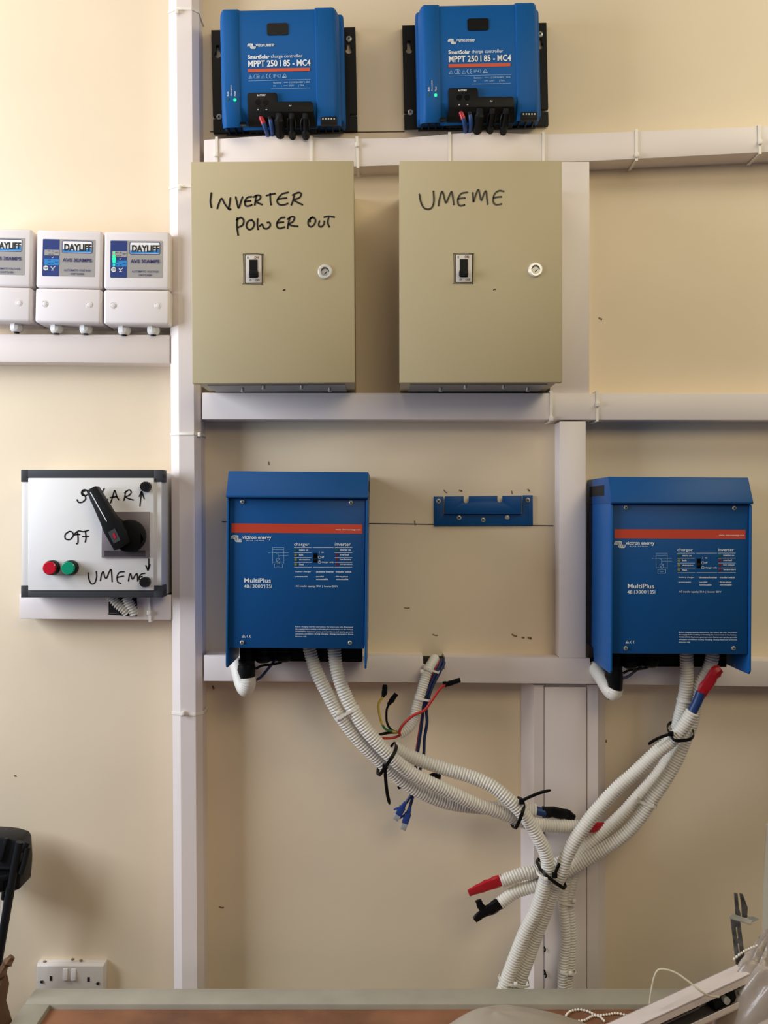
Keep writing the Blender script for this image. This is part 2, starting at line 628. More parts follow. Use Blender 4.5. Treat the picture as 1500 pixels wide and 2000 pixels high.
b.prism([(lambda p: (p.x, p.z))(W(x, y, .0508)) for x, y in [(212, 1164), (267, 1164), (268, 1201), (250, 1201), (212, 1197)]], 0.049, 0.0508)
b.build('cable_cutout', 'dark', t5)
b = MB()
b.stroke(WORLD, [(212, 1199), (240, 1201), (259, 1202)], 2.5, .0512)
b.stroke(WORLD, [(266, 1165), (267, 1201), (262, 1201)], 2.5, .0512)
b.build('cut_edge_ink', 'ink', t5, recalc=False, smooth=0)
for k, pts in enumerate(([(213, 1160, .056), (228, 1178, .055), (243, 1190, .053), (250, 1196, .05)], [(246, 1166, .058), (253, 1180, .056), (260, 1192, .053), (263, 1200, .05)])):
    P = resample(cr([W(*p) for p in pts], 8), 0.0012)
    R = [0.0085 + 0.0016 * (1 if (i % 4) in (1, 2) else -0.6) for i in range(len(P))]
    b = MB().tube(P, R, 14)
    tag(b.build('corrugated_conduit', 'conduit', smooth=60),
        ['left short white corrugated hose end in the cutout under the changeover switch', 'right short white corrugated hose end in the cutout under the changeover switch'][k], 'conduit')


# main vertical trunking with chamfered cover
t = thing('cable_trunking', 'tall main vertical white trunking with chamfered cover left of the switch boxes', 'trunking')
z0, z1 = 0.02, 3.05
xl, xr = W(336.5, 1200, .045).x, W(395, 1200, .045).x
lean = -0.0165
xl -= lean * (W(0, 1200, .045).z - z0) / (z1 - z0)
xr -= lean * (W(0, 1200, .045).z - z0) / (z1 - z0)
MB().zprism([(xl + .0012, 0), (xr - .0012, 0), (xr - .0012, .042), (xl + .0012, .042)], z0, z1, lean).build('trunking_base', 'pvc', t)
pa, pb = W(351, 1200, .062).x, W(380.5, 1200, .062).x
pa -= lean * (W(0, 1200, .045).z - z0) / (z1 - z0)
pb -= lean * (W(0, 1200, .045).z - z0) / (z1 - z0)
MB().zprism([(xl, .038), (xr, .038), (xr, .047), (pb, .060), (pa, .060), (xl, .047)], z0, z1, lean).build('trunking_cover', 'pvc', t, smooth=8)

# short vertical trunkings
t = thing('cable_trunking', 'short vertical white trunking right beside the beige switch box marked UMEME', 'trunking')
p, q = W(1151, 316, .05), W(1154, 768, .05)
MB().box(.325, p.x - .0012, 0, .046, q.z - .001, p.z).build('trunking_base', 'pvc', t)
MB().box(.324, p.x, .044, .051, q.z - .001, p.z).build('trunking_cover', 'pvc', t, bevel=.001)
t = thing('cable_trunking', 'vertical white trunking between the blue wall bracket and the right inverter', 'trunking')
p, q = W(1093, 823, .056), W(1144, 1285, .056)
MB().box(p.x + .0012, q.x - .0012, 0, .052, q.z, p.z).build('trunking_base', 'pvc', t)
MB().box(p.x, q.x, .05, .057, q.z, p.z).build('trunking_cover', 'pvc', t, bevel=.001)

# wide vertical trunking at the bottom
t = thing('cable_trunking', 'wide vertical white trunking with seamed cover behind the bundled conduits', 'trunking')
zt, zb = W(0, 1338, .045).z, 0.02
xb0, xf0 = W(1018, 1600, .004).x, W(1043, 1600, .045).x
s0, s1 = W(1062, 1600, .045).x, W(1147, 1600, .045).x
xf1, xb1 = W(1168, 1600, .045).x, W(1182, 1600, .004).x
MB().zprism([(xb0, 0), (xb0, .004), (xf0, .044), (s0, .044), (s0, .036), (s1, .036), (s1, .044), (xf1, .044), (xb1, .004), (xb1, 0)], zb, zt).build('trunking_base', 'pvc', t, smooth=10)
zc_ = W(0, 1342, .045).z
MB().box(s0 + .0016, s1 - .0016, .034, .0455, zb, zc_).build('trunking_cover', 'pvc', t, bevel=.0008)
for x, y in [(1062, 1632), (1063, 1855), (1063, 1900), (1065, 1906)]:
    MB().stroke(WORLD, [(x, y - 5), (x + 2, y), (x, y + 4)], 3, .0475).build('scuff_mark', 'dark', t, recalc=False, smooth=0)


# white ties strapped round the trunking
def htie(px, st_d, yt, yb, head_y, label, slant=0):
    t = thing('cable_tie', label, 'cable tie', group='white ties round the trunking')
    d = st_d
    a, e = W(px, yt, d), W(px + slant, yb, d)
    w = .0026
    b = MB()
    zt, zb = a.z + .0012, e.z - .0012
    vs = []
    b.prism([(a.x - w, zt), (a.x + w, zt), (e.x + w, zb), (e.x - w, zb)], d + .0002, d + .0018)
    b.box(e.x - w, e.x + w, 0.002, d + .0018, zb - .0012, zb)
    b.box(a.x - w, a.x + w, 0.002, d + .0018, zt, zt + .0012)
    b.build('strap', 'tie_white', t)
    if head_y:
        h = W(px + slant * (head_y - yt) / max(1, yb - yt), head_y, d)
        MB().box(h.x - .004, h.x + .004, d + .001, d + .0065, h.z - .0045, h.z + .0045).build('tie_head', 'tie_white', t, bevel=.0015)
    return t


htie(423, .0575, 270, 326, 303, 'white cable tie on upper trunking below the left charge controller, leftmost')
htie(608, .0605, 268, 325, None, 'white cable tie on upper trunking above the box marked inverter power out')
htie(697, .0515, 269, 326, 284, 'white cable tie with head on upper trunking between the two charge controllers', 2)
htie(878, .0640, 261, 321, None, 'white cable tie on upper trunking below the right charge controller')
htie(1061, .0535, 261, 317, None, 'white cable tie on upper trunking above right corner of the UMEME box')
htie(1243, .0550, 255, 312, 304, 'white cable tie on upper trunking with head at its lower edge')
htie(1482, .0605, 246, 299, 279, 'rightmost white cable tie on upper trunking, at the picture edge', 2)
htie(1076, .0585, 766, 821, 818, 'white cable tie on middle trunking with head at its lower edge')
htie(1166, .0585, 766, 821, 790, 'white cable tie on middle trunking with head at half height')
htie(290, .0515, 1161, 1212, 1196, 'white cable tie on the short trunking under the changeover switch', 3)


def vtie(py, hx, label):
    t = thing('cable_tie', label, 'cable tie', group='white ties round the trunking')
    z = W(0, py, .05).z
    sh = lean * (z - z0) / (z1 - z0)
    b = MB()
    w = .0022
    P = [(xl, .0), (xl, .047), (pa, .060), (pb, .060), (xr, .047), (xr, 0)]
    off = [(-.0016, 0), (-.0016, .0012), (0, .0016), (0, .0016), (.0016, .0012), (.0016, 0)]
    poly = [(x + sh + o[0], d + o[1]) for (x, d), o in zip(P, off)] + [(x + sh, d + .0003) for x, d in reversed(P)]
    b.zprism(poly, z - w, z + w)
    b.build('strap', 'tie_white', t)
    h = W(hx, py, .064)
    dh = .060 if hx < 384 else .052
    MB().box(h.x - .0035, h.x + .0035, dh + .001, dh + .0075, h.z - .0045, h.z + .0045).build('tie_head', 'tie_white', t, bevel=.0018)


vtie(23, 346, 'white cable tie on main vertical trunking at the top, left of the charge controller')
vtie(367, 350, 'white cable tie on main vertical trunking left of the box marked inverter power out')
vtie(848, 388, 'white cable tie on main vertical trunking just below the middle trunking')
vtie(1393, 358, 'lowest white cable tie on main vertical trunking, below the left inverter')


# ------------------------------------------------------------------ beige switch boxes
def switch_box(x0, y0, x1, y1, tilt, label, sw, lock, strokes):
    fr = Frame((x0 + x1) / 2, y1, .19, tilt)
    t = thing('switch_box', label, 'switch box', fr)
    X0, X1, Z0, Z1 = fr.rect(x0, y0, x1, y1, .19)
    e = .0035
    MB().box(X0 + e, X1 - e, 0, .172, Z0 + .004, Z1 - e).build('box_body', 'steel_beige', t, bevel=.001)
    MB().box(X0 + .02, X1 - .02, .03, .15, Z0 + .001, Z0 + .0045).build('gland_plate', 'steel_grey', t)
    for fx, d in ((.27, .11), (.42, .145), (.66, .145), (.83, .11)):
        x = X0 + (X1 - X0) * fx
        b = MB()
        b.cyl((x, -d, Z0 + .003), (x, -d, Z0 - .003), .003, n=10)
        b.cyl((x, -d, Z0 - .003), (x, -d, Z0 - .006), .0045, .003, n=10)
        b.build('bolt', 'zinc', t)
    door = MB().box(X0, X1, .175, .19, Z0, Z1).build('door', 'steel_beige', t, bevel=.0012)
    # breaker showing through the door
    sx, sy = sw
    b = MB()
    b.pbox(fr, sx - 17, sy - 27.5, sx + 17.2, sy + 28.5, .188, .1904)
    b.build('cutout_edge', 'dark', door)
    b = MB()
    b.pbox(fr, sx - 15.5, sy - 26.5, sx + 16, sy + 27, .188, .1925)
    br = b.build('breaker_face', 'socket', door, bevel=.0005)
    b = MB()
    b.pbox(fr, sx - 8, sy - 18, sx + 8, sy + 17, .19, .1935)
    b.build('lever_slot', 'black', door)
    b = MB()
    b.pbox(fr, sx - 8.5, sy + 3, sx + 8.5, sy + 13, .19, .203)
    b.build('breaker_lever', 'black', door, bevel=.001)
    d = .1928
    for w_, a0_, a1_, a2_, a3_ in (('ON', 1.5, -25, 10, -20), ('I', -12, -24.5, -10.4, -19.5), ('O', -9, 20, -4.5, 24.5), ('OFF', 3, 20, 12.5, 24.5)):
        MB().text(fr, w_, sx + a0_, sy + a1_, sx + a2_, sy + a3_, d, .012).build('breaker_lettering', 'breaker_red' if w_ == 'ON' and sx < 700 else 'black_print', door, recalc=False, smooth=0)
    # hand drawn outline
    b = MB()
    d = .1905
    b.stroke(fr, [(sx - 20, sy - 29), (sx + 5, sy - 29.5), (sx + 20, sy - 28)], 1.2, d)
    b.stroke(fr, [(sx - 20, sy - 29), (sx - 19, sy), (sx - 19, sy + 30)], 1.2, d)
    b.stroke(fr, [(sx - 22, sy + 29.5), (sx, sy + 30), (sx + 18, sy + 30)], 0.9, d)
    b.stroke(fr, [(sx + 18.5, sy - 29), (sx + 18, sy), (sx + 17, sy + 31)], 1.2, d)
    b.build('marker_outline', 'pencil', door, recalc=False, smooth=0)
    lx, ly = lock
    lk = MB()
    c = fr.L(lx, ly, .19)
    lk.lathe(c.x, c.z, [(.188, .0132), (.191, .0132), (.1935, .0112), (.1935, .0082), (.1905, .0074), (.1905, .0005)], 32)
    lko = lk.build('lock', 'chrome', door, smooth=30)
    b = MB()
    b.pcyl(fr, lx, ly + .5, .189, .1915, 7.2)
    b.build('lock_barrel', 'zinc', door)
    b = MB()
    b.stroke(fr, [(lx - 1, ly + 4), (lx + 2, ly + 1), (lx + 4, ly - 1)], 1.6, .1918)
    b.pring(fr, lx, ly, 7.2, 1.5, .1918, 14, 200, 350)
    b.build('key_slot', 'dark', door, recalc=False, smooth=0)
    for word in strokes:
        b = MB()
        for pts in word:
            b.stroke(fr, pts, 3.3, .1905)
        b.build('handwriting', 'ink', door, recalc=False, smooth=0)
    b = MB()
    b.stroke(fr, [(sx + 58, sy + 42), (sx + 60, sy + 41), (sx + 62, sy + 41)], 2.2, .1904)
    b.build('paint_chip', 'ink', door, recalc=False, smooth=0)
    return t


def zs(ox, oy, k, strokes):
    return [[(ox + x / k, oy + y / k) for x, y in s] for s in strokes]


INV = zs(340, 240, 3.2609, [
    [(237, 447), (231, 500), (238, 542)],
    [(275, 545), (285, 512), (302, 481), (318, 508), (338, 538), (352, 552), (362, 546)], [(358, 478), (353, 515), (346, 550)],
    [(392, 472), (400, 505), (410, 542), (424, 505), (437, 468)],
    [(493, 470), (466, 475), (450, 503), (456, 528), (480, 528), (498, 519)], [(453, 502), (470, 498), (490, 496)],
    [(523, 464), (518, 495), (513, 526)], [(506, 472), (530, 460), (551, 467), (543, 488), (522, 500), (542, 513), (564, 521)],
    [(612, 452), (613, 490), (618, 525)], [(588, 463), (615, 455), (646, 450)],
    [(726, 442), (690, 452), (666, 475), (656, 500), (671, 520), (700, 521), (727, 512)], [(660, 486), (690, 481), (720, 478)],
    [(765, 462), (756, 498), (745, 526)], [(755, 459), (790, 443), (810, 452), (798, 476), (765, 490), (790, 508), (821, 522)],
    [(402, 605), (400, 660), (408, 718)], [(398, 618), (424, 603), (443, 620), (436, 650), (405, 666)],
    [(495, 618), (472, 626), (460, 655), (475, 679), (500, 670), (511, 640), (495, 618)],
    [(532, 612), (530, 646), (535, 682)], [(545, 657), (560, 645), (570, 668), (590, 674), (612, 655), (607, 634), (590, 635)],
    [(704, 602), (680, 606), (658, 630), (655, 658), (672, 672), (706, 662)], [(658, 637), (678, 633), (700, 632)],
    [(736, 606), (728, 640), (722, 675)], [(722, 613), (750, 596), (767, 604), (755, 630), (731, 644), (758, 656), (791, 659)],
    [(880, 600), (857, 620), (855, 648), (872, 661), (893, 646), (901, 620), (888, 603), (868, 608), (866, 632)],
    [(926, 625), (921, 652), (938, 661), (955, 643), (957, 622)],
    [(985, 600), (979, 635), (990, 665)], [(956, 600), (985, 594), (1024, 601)]])
UME = zs(740, 240, 3.2609, [
    [(258, 455), (266, 500), (284, 538), (310, 550), (336, 540), (350, 500), (347, 432)],
    [(380, 527), (385, 490), (399, 440), (410, 450), (421, 495), (430, 506), (450, 460), (463, 438), (471, 475), (477, 523)],
    [(563, 442), (525, 450), (504, 482), (505, 515), (520, 528), (549, 521)], [(503, 484), (525, 480), (551, 478)],
    [(598, 445), (600, 475), (603, 502), (620, 450), (634, 425), (644, 462), (653, 493), (672, 445), (683, 436), (688, 480), (694, 521)],
    [(795, 436), (765, 432), (736, 455), (728, 498), (745, 520), (784, 516)], [(732, 477), (757, 472), (783, 470)]])
switch_box(374, 315, 692, 748, -0.35, 'beige steel switch box with the handwriting INVERTER POWER OUT', (495, 525), (635, 531), [INV[:14], INV[14:23], INV[23:]])
switch_box(780, 314, 1098, 747, -0.1, 'beige steel switch box with the handwriting UMEME', (906, 524), (1046, 527), [UME])


# ------------------------------------------------------------------ inverters
def logo(b, fr, x0, y0, x1, y1, d, w):
    def q(u, v):
        return (x0 + (x1 - x0) * u, y0 + (y1 - y0) * v)
    for i in range(4):
        o = 0.11 * i
        b.stroke(fr, [q(0.00 + o, .50), q(0.05 + o, .20), q(0.14 + o, .03), q(.24 + o, .03)], w, d)
    for i in range(4):
        o = 0.10 * i
        b.stroke(fr, [q(.44 + o * .7, .05), q(.36 + o, .40), q(.40 + o, .80), q(.52 + o, .97)], w, d)
    for i in range(3):
        o = 0.11 * i
        b.stroke(fr, [q(.62 + o, .97), q(.74 + o, .88), q(.78 + o, .50)], w, d)


FM = Frame(580, 1270, .2, 0.45)


def make_inverter(label):
    fr = FM
    t = thing('inverter_charger', label, 'inverter', fr)
    X0, X1, Zp0, Zh = fr.rect(442, 974, 717, 1267, .2)
    zt = fr.L(580, 921, .18).z
    zh = fr.L(580, 973.5, .203).z
    zf = fr.L(580, 1306, .2).z
    w = .0035
    zn = fr.L(580, 1276, .2).z
    for k, x in enumerate((X0, X1 - w)):
        b = MB()
        b.xprism([(.002, zh + .004), (.18, zh + .004), (.2, zh - .002), (.2, zf + .006), (.194, zf), (.07, zf), (.062, zn), (.002, zn)], x, x + w)
        so = b.build('side_plate', 'blue_side', t, bevel=.0008)
    # body behind the front panel
    MB().box(X0 + w, X1 - w, .002, .188, Zp0 + .004, zh).build('casing_body', 'blue_side', t)
    b = MB()
    b.box(X0 + .012, X1 - .012, .02, .17, Zp0 - .002, Zp0 + .004)
    b.box(X0 + .012, X1 - .010, .061, .108, fr.L(580, 1284, .061).z, Zp0)
    b.box(X0 + .012, X1 - .012, .005, .062, zn + .001, Zp0)
    b.build('underside', 'black', t)
    # hood
    b = MB()
    prof = [(.004, zh), (.199, zh), (.2045, zh + .001), (.2045, zh + .0045), (.18, zt), (.004, zt)]
    b.xprism(prof, X0 - .0008, X1 + .0008)
    hood = b.build('hood', 'blue', t, bevel=.001)
    b = MB()
    zs0, zs1 = zt - .034, zt - .014
    for x in (X0 - .0012, X1 + .0008):
        MB().box(x, x + .0004, .03, .15, zs0, zs1).build('vent_slot', 'dark', hood)
    # front panel
    b = MB()
    b.box(X0 + w + .0008, X1 - w - .0008, .188, .1945, Zp0, zh - .001)
    pan = b.build('front_panel', 'blue', t, bevel=.0008)
    d = .1948
    for x, y in ((473.5, 980), (685.5, 981.5), (472.5, 1255), (683.5, 1255.5)):
        screw(fr, t, x, y, .1945, 4.0)
    z = lambda zx, zy: (420 + zx / 4.347, 900 + zy / 4.347)
    b = MB()
    a0, a1 = z(140, 536), z(1250, 614)
    b.prect(fr, a0[0], a0[1], a1[0], a1[1], d)
    b.build('red_stripe', 'red_print', t, recalc=False, smooth=0)
    d = .1951

    def q(x, y):  # coordinates of the close-up 440..730 x 1000..1160
        return 440 + x / 5.172, 1000 + y / 5.172

    def tx(b, s, x0, y0, x1, y1, bold=.0, res=2):
        p, r = q(x0, y0), q(x1, y1)
        b.text(fr, s, p[0], p[1], r[0], r[1], d, bold, res=res)
    b = MB()
    tx(b, 'www. victronenergy.com', 1115, 172, 1368, 189, .01)
    b.build('web_address_lettering', 'white_print', t, recalc=False, smooth=0)
    b = MB()
    p, r = q(58, 236), q(168, 305)
    logo(b, fr, p[0], p[1], r[0], r[1], d, 1.0)
    tx(b, 'victron energy', 172, 239, 465, 284, .018, 3)
    tx(b, 'B L U E   P O W E R', 214, 284, 394, 293, .02)
    b.build('maker_logo', 'white_print', t, recalc=False, smooth=0)
    b = MB()
    tx(b, 'charger', 695, 310, 848, 350, .0, 3)
    tx(b, 'inverter', 1107, 309, 1266, 342, .0, 3)
    def ln(x0, y0, x1, y1, w=.55):
        b.stroke(fr, [q(x0, y0), q(x1, y1)], w, d, smooth=False)
    for y in (360, 411, 460, 509, 557):
        ln(695, y, 872, y)
        ln(1107, y, 1283, y)
    ln(885, 360, 1095, 360)
    ln(888, 557, 1096, 557)
    for s, x0, x1, y in [('mains on', 746, 838, 384), ('bulk', 746, 790, 433), ('absorption', 746, 855, 483), ('float', 746, 792, 530),
                         ('inverter on', 1158, 1267, 383), ('overload', 1158, 1245, 432), ('low battery', 1158, 1272, 481), ('temperature', 1158, 1283, 530)]:
        tx(b, s, x0, y - 10, x1, y + 8, .012)
    tx(b, 'on', 971, 402, 994, 415, .012)
    tx(b, 'off', 971, 446, 998, 463, .012)
    tx(b, 'charger only', 973, 497, 1094, 518, .012)
    ln(950, 398, 950, 418)
    for cy in (458, 506):
        p = q(951, cy)
        b.pring(fr, p[0], p[1], 2.6, .6, d, 16)
    ln(951, 488, 951, 500)
    for s, x0, x1, y in [('· battery charger', 697, 866, 604), ('· sinewave inverter', 905, 1096, 604), ('· transfer switch', 1110, 1272, 604),
                         ('· powerassist', 697, 831, 653), ('· parallel', 905, 994, 653), ('connectable', 917, 1038, 678),
                         ('· three phase', 1110, 1240, 653), ('connectable', 1123, 1242, 678)]:
        tx(b, s, x0, y - 9, x1, y + 9, .012)
    tx(b, 'AC transfer capacity: 50 A  |  Inverter 230 V', 711, 740, 1137, 764, .01)
    b.build('control_legend', 'white_print', t, recalc=False, smooth=0)
    b = MB()
    # block diagram
    for l in [((478, 360), (593, 360)), ((478, 380), (593, 380)), ((479, 360), (479, 520)), ((592, 360), (592, 520)), ((478, 506), (593, 506)),
              ((436, 412), (456, 412)), ((466, 412), (510, 412)), ((520, 412), (640, 412)), ((545, 440), (640, 440)), ((533, 412), (533, 470)),
              ((518, 470), (552, 470)), ((518, 504), (552, 504)), ((518, 470), (518, 504)), ((552, 470), (552, 504)), ((518, 504), (552, 470)),
              ((497, 524), (577, 524)), ((497, 562), (577, 562)), ((497, 524), (497, 562)), ((577, 524), (577, 562)), ((530, 504), (530, 524)), ((542, 504), (542, 524)),
              ((510, 408), (524, 422)), ((540, 440), (548, 452)), ((520, 547), (551, 547))]:
        b.stroke(fr, [q(*l[0]), q(*l[1])], .6, d, smooth=False)
    b.build('block_diagram', 'pale_print', t, recalc=False, smooth=0)
    b = MB()
    tx(b, 'MultiPlus', 192, 669, 460, 714, .008, 3)
    tx(b, '48', 188, 733, 238, 768, .008, 3)
    tx(b, '|', 258, 730, 263, 772)
    tx(b, '3000', 275, 733, 380, 766, .008, 3)
    tx(b, '|', 398, 730, 403, 772)
    tx(b, '35', 416, 733, 458, 770, .008, 3)
    tx(b, 'I', 464, 737, 469, 766, .008)
    ln(247, 745, 247, 768, .5)
    ln(387, 735, 387, 747, .5)
    b.build('model_lettering', 'white_print', t, recalc=False, smooth=0)
    b = MB()
    for k, (s, x1) in enumerate([('Before charging read the instructions. For indoor use only. Disconnect', 1173),
                                 ('the supply before making or breaking the connections to the battery.', 1173),
                                 ('WARNING: Explosive gases, prevent flames and sparks, provide', 1173),
                                 ('adequate ventilation during charging. Charge lead-acid or Li-ion', 1173), ('batteries only', 776)]):
        p, r = z(682, 1404 + 20.5 * k), z(x1, 1418 + 20.5 * k)
        b.text(fr, s, p[0], p[1], r[0], r[1], d, .01, res=1)
    b.build('warning_lettering', 'white_print', t, recalc=False, smooth=0)
    b = MB()
    for zx in (228, 232):
        pass
    p = [z(229, 1500), z(244, 1478), z(260, 1500), z(229, 1500)]
    b.stroke(fr, p, .9, d, smooth=False)
    p = [z(238, 1494), z(252, 1494)]
    b.stroke(fr, p, 1.2, d, smooth=False)
    for cx in (282, 304):
        c = z(cx, 1490)
        b.pring(fr, c[0], c[1], 2.5, .8, d, 14, 100, 260)
    p = [z(294, 1490), z(302, 1490)]
    b.stroke(fr, p, .7, d, smooth=False)
    b.build('approval_marks', 'white_print', t, recalc=False, smooth=0)
    for x, y, m in [(711, 385, 'led_green_off'), (711, 435, 'led_yellow_off'), (711, 483, 'led_yellow_off'), (711, 531, 'led_yellow_off'),
                    (1126, 386, 'led_green_off'), (1128, 433, 'led_red_off'), (1128, 481, 'led_red_off'), (1128, 531, 'led_red_off')]:
        b = MB()
        p = q(x, y)
        b.pcyl(fr, p[0], p[1], .1945, .1958, 2.7, 12, r2=2.2)
        b.build('indicator_led', m, t)
    b = MB()
    p, r = q(890, 416), q(930, 508)
    b.pbox(fr, p[0], p[1], r[0], r[1], .193, .1953)
    sw = b.build('rocker_switch', 'black_gloss', t)
    b = MB()
    b.pbox(fr, p[0] + 1.2, p[1] + 9, r[0] - 1.2, r[1] - 2, .193, .1968)
    b.build('rocker', 'black', sw, bevel=.0006)
    # glands below
    for cx, y1, r, dd in ((482, 1302, 16, .12), (514, 1293, 15, .12), (554, 1291, 15, .12)):
        b = MB()
        c = fr.L(cx, 1262, dd)
        zb = fr.L(cx, y1, dd).z
        k = fr.s(dd)
        b.cyl((c.x, -dd, c.z), (c.x, -dd, zb + .012), r * .86 * k, n=8)
        b.tube([(c.x, -dd, zb + .013), (c.x, -dd, zb + .010), (c.x, -dd, zb + .002), (c.x, -dd, zb - .001)], [r * k, r * k * 1.02, r * k * .95, r * k * .7], 14)
        b.build('cable_gland', 'black', t, smooth=30)
    b = MB()
    c = fr.L(482, 1300, .12)
    k = fr.s(.12)
    b.tube([(c.x - .001, -.12, c.z + .002), (c.x, -.12, c.z - .006), (c.x + .002, -.122, c.z - .02), (c.x + .003, -.122, c.z - .036)], [17 * k, 18 * k, 15 * k, 12.5 * k], 14, jit=.03)
    b.build('gland_boot', 'tape_black', t)
    return t


inv1 = make_inverter('blue inverter charger on the left, above the hanging conduit pair')
inv2 = copy_tree(inv1)
dx = W(580 + 751.5, 1281, .2) - W(580, 1270, .2)
inv2.location = FM.o + Vector((dx.x, 0, dx.z))
inv2.rotation_euler = (0, math.radians(0.3), 0)
inv2['label'] = 'blue inverter charger on the right, beside the vertical trunking'
inv1['group'] = inv2['group'] = 'blue inverter chargers'


# ------------------------------------------------------------------ charge controllers
FC = Frame(545, 135, .1, -1.2)


def make_controller(label):
    fr = FC
    t = thing('charge_controller', label, 'charge controller', fr)
    z = lambda x, y: (390 + x / 4.286, y / 4.286)

    def P(x, y, d):
        l = fr.L(*z(x, y), d)
        return l.x, l.z
    # mounting plate with keyholes
    A = fr.rect(*z(105, 240), *z(1312, 1098), .012)
    x0, x1, z0_, z1_ = A
    k = fr.s(.012) / 4.286
    def key(cx, cz):
        r, s = 30 * k, 15 * k
        pts = [(cx + r * math.cos(a), cz + r * math.sin(a)) for a in [math.radians(-240 + 300 * i / 14) for i in range(15)]]
        return pts + [(cx + s, cz + 80 * k), (cx - s, cz + 80 * k)]
    zs_ = z0_ + 125 * k
    outer = [(x0, z0_), (x1, z0_), (x1, zs_ - 12 * k), (x1 - 55 * k, zs_ - 12 * k), (x1 - 62 * k, zs_), (x1 - 55 * k, zs_ + 12 * k), (x1, zs_ + 12 * k), (x1, z1_),
             (x0, z1_), (x0, zs_ + 12 * k), (x0 + 40 * k, zs_ + 12 * k), (x0 + 46 * k, zs_), (x0 + 40 * k, zs_ - 12 * k), (x0, zs_ - 12 * k)]
    b = MB()
    b.holes(outer, [key(x0 + 52 * k, z1_ - 205 * k), key(x1 - 58 * k, z1_ - 190 * k)], .003, .012)
    b.build('mounting_plate', 'black_metal', t, smooth=0)
    for cx, cz in ((x1 - 55 * k, z1_ - 100 * k), (x0 + 52 * k, zs_ + 4 * k)):
        b = MB()
        b.cyl((cx, -.008, cz), (cx, -.014, cz), 23 * k, n=16)
        b.cyl((cx, -.014, cz), (cx, -.0155, cz), 22 * k, 12 * k, n=16)
        so = b.build('screw', 'zinc', t)
        b = MB()
        for a in (.7, 2.2):
            dx_, dz_ = math.cos(a) * 12 * k, math.sin(a) * 12 * k
            nx, nz = -math.sin(a) * 3 * k, math.cos(a) * 3 * k
            b.add([(cx - dx_ - nx, -.0158, cz - dz_ - nz), (cx + dx_ - nx, -.0158, cz + dz_ - nz), (cx + dx_ + nx, -.0158, cz + dz_ + nz), (cx - dx_ + nx, -.0158, cz - dz_ + nz)], [(0, 1, 2, 3)])
        b.build('cross_slot', 'dark', so, recalc=False, smooth=0)
    # heat sink fins under the casing
    b = MB()
    fx0, fx1, fz0, fz1 = fr.rect(*z(215, 1050), *z(1200, 1098), .03)
    n = 17
    fin_x = []
    for i in range(n):
        x = fx0 + (fx1 - fx0) * (i + .5) / n
        fin_x.append(x)
    b.box(fx0, fx1, .012, .02, fz0, fz1 + .02)
    hs_ = b.build('heat_sink', 'black_metal', t)
    for x in fin_x:
        MB().box(x - .0014, x + .0014, .02, .05, fz0, fz1 + .012).build('fin', 'black_metal', hs_, smooth=0)
    # casing
    R0 = fr.rect(*z(180, 135), *z(1212, 1045), .05)
    MB().box(R0[0], R0[1], .012, .056, R0[2], R0[3]).build('rear_casing', 'blue_ctrl', t, bevel=.006, seg=3)
    zt = P(650, 55, .1)[1]
    zk = P(650, 880, .1)[1]
    zb = P(650, 1062, .085)[1]

    def prof(o, zt):
        return [(.05, zt), (.088 - o, zt), (.096 - o, zt - .003), (.100 - o, zt - .010), (.1005 - o, zk), (.090 - o, zb + .004), (.086 - o, zb), (.05, zb + .017)]
    xs = [P(v, 500, .1)[0] for v in (160, 335, 968, 1168)]
    b = MB()
    for a, c, sg in ((xs[0], xs[1], 0), (xs[2], xs[3], 1)):
        # side strip with a rounded outer edge
        pr = prof(0, zt + .0015)
        cols = [(a, 0)] if sg == 0 else []
        m = 5
        if sg == 0:
            xsn = [a + .012 * (1 - math.cos(math.pi / 2 * i / m)) for i in range(m + 1)] + [c - .003, c]
            sh = [.030 * (1 - math.sin(math.pi / 2 * i / m)) for i in range(m + 1)] + [0, .003]
            st = [.012 * (1 - math.sin(math.pi / 2 * i / m)) for i in range(m + 1)] + [0, 0]
        else:
            xsn = [a, a + .002] + [c - .012 * (1 - math.cos(math.pi / 2 * i / m)) for i in range(m, -1, -1)]
            sh = [.003, 0] + [.030 * (1 - math.sin(math.pi / 2 * i / m)) for i in range(m, -1, -1)]
            st = [0, 0] + [.012 * (1 - math.sin(math.pi / 2 * i / m)) for i in range(m, -1, -1)]
        vs, fs = [], []
        q = len(pr)
        for x, h, s in zip(xsn, sh, st):
            for (dd, zz) in pr:
                f2 = (dd - .05) / .05
                zm = (zt + zb) / 2
                zz2 = zz - s if zz > zm else zz + s * .5
                vs.append((x, -(dd - h * max(0, f2)), zz2))
        for i in range(len(xsn) - 1):
            for j in range(q):
                fs.append((i * q + j, i * q + (j + 1) % q, (i + 1) * q + (j + 1) % q, (i + 1) * q + j))
        fs += [tuple(range(q)), tuple((len(xsn) - 1) * q + j for j in range(q - 1, -1, -1))]
        b.add(vs, fs)
    pc = prof(.0025, zt)
    pc[5], pc[6] = (.076, zb + .004), (.072, zb)
    pc[7] = (.05, zb + .014)
    b.xprism(pc, xs[1] - .0005, xs[2] + .0005)
    b.build('front_casing', 'blue_ctrl', t, smooth=50)
    df = .0985
    b = MB()
    a0, a1 = z(563, 192), z(740, 292)
    b.rrect(fr, *a0, *a1, df - .002, df + .0006, 4)
    b.build('display_window', 'screen', t)
    d = df + .0004

    def tx(b, s, x0, y0, x1, y1, bold=.0, res=2, rot=False, dd=d):
        b.text(fr, s, *z(x0, y0), *z(x1, y1), dd, bold, rot, res)
    b = MB()
    logo(b, fr, *z(400, 366), *z(467, 409), d, 1.1)
    tx(b, 'victron energy', 468, 362, 626, 390, .02)
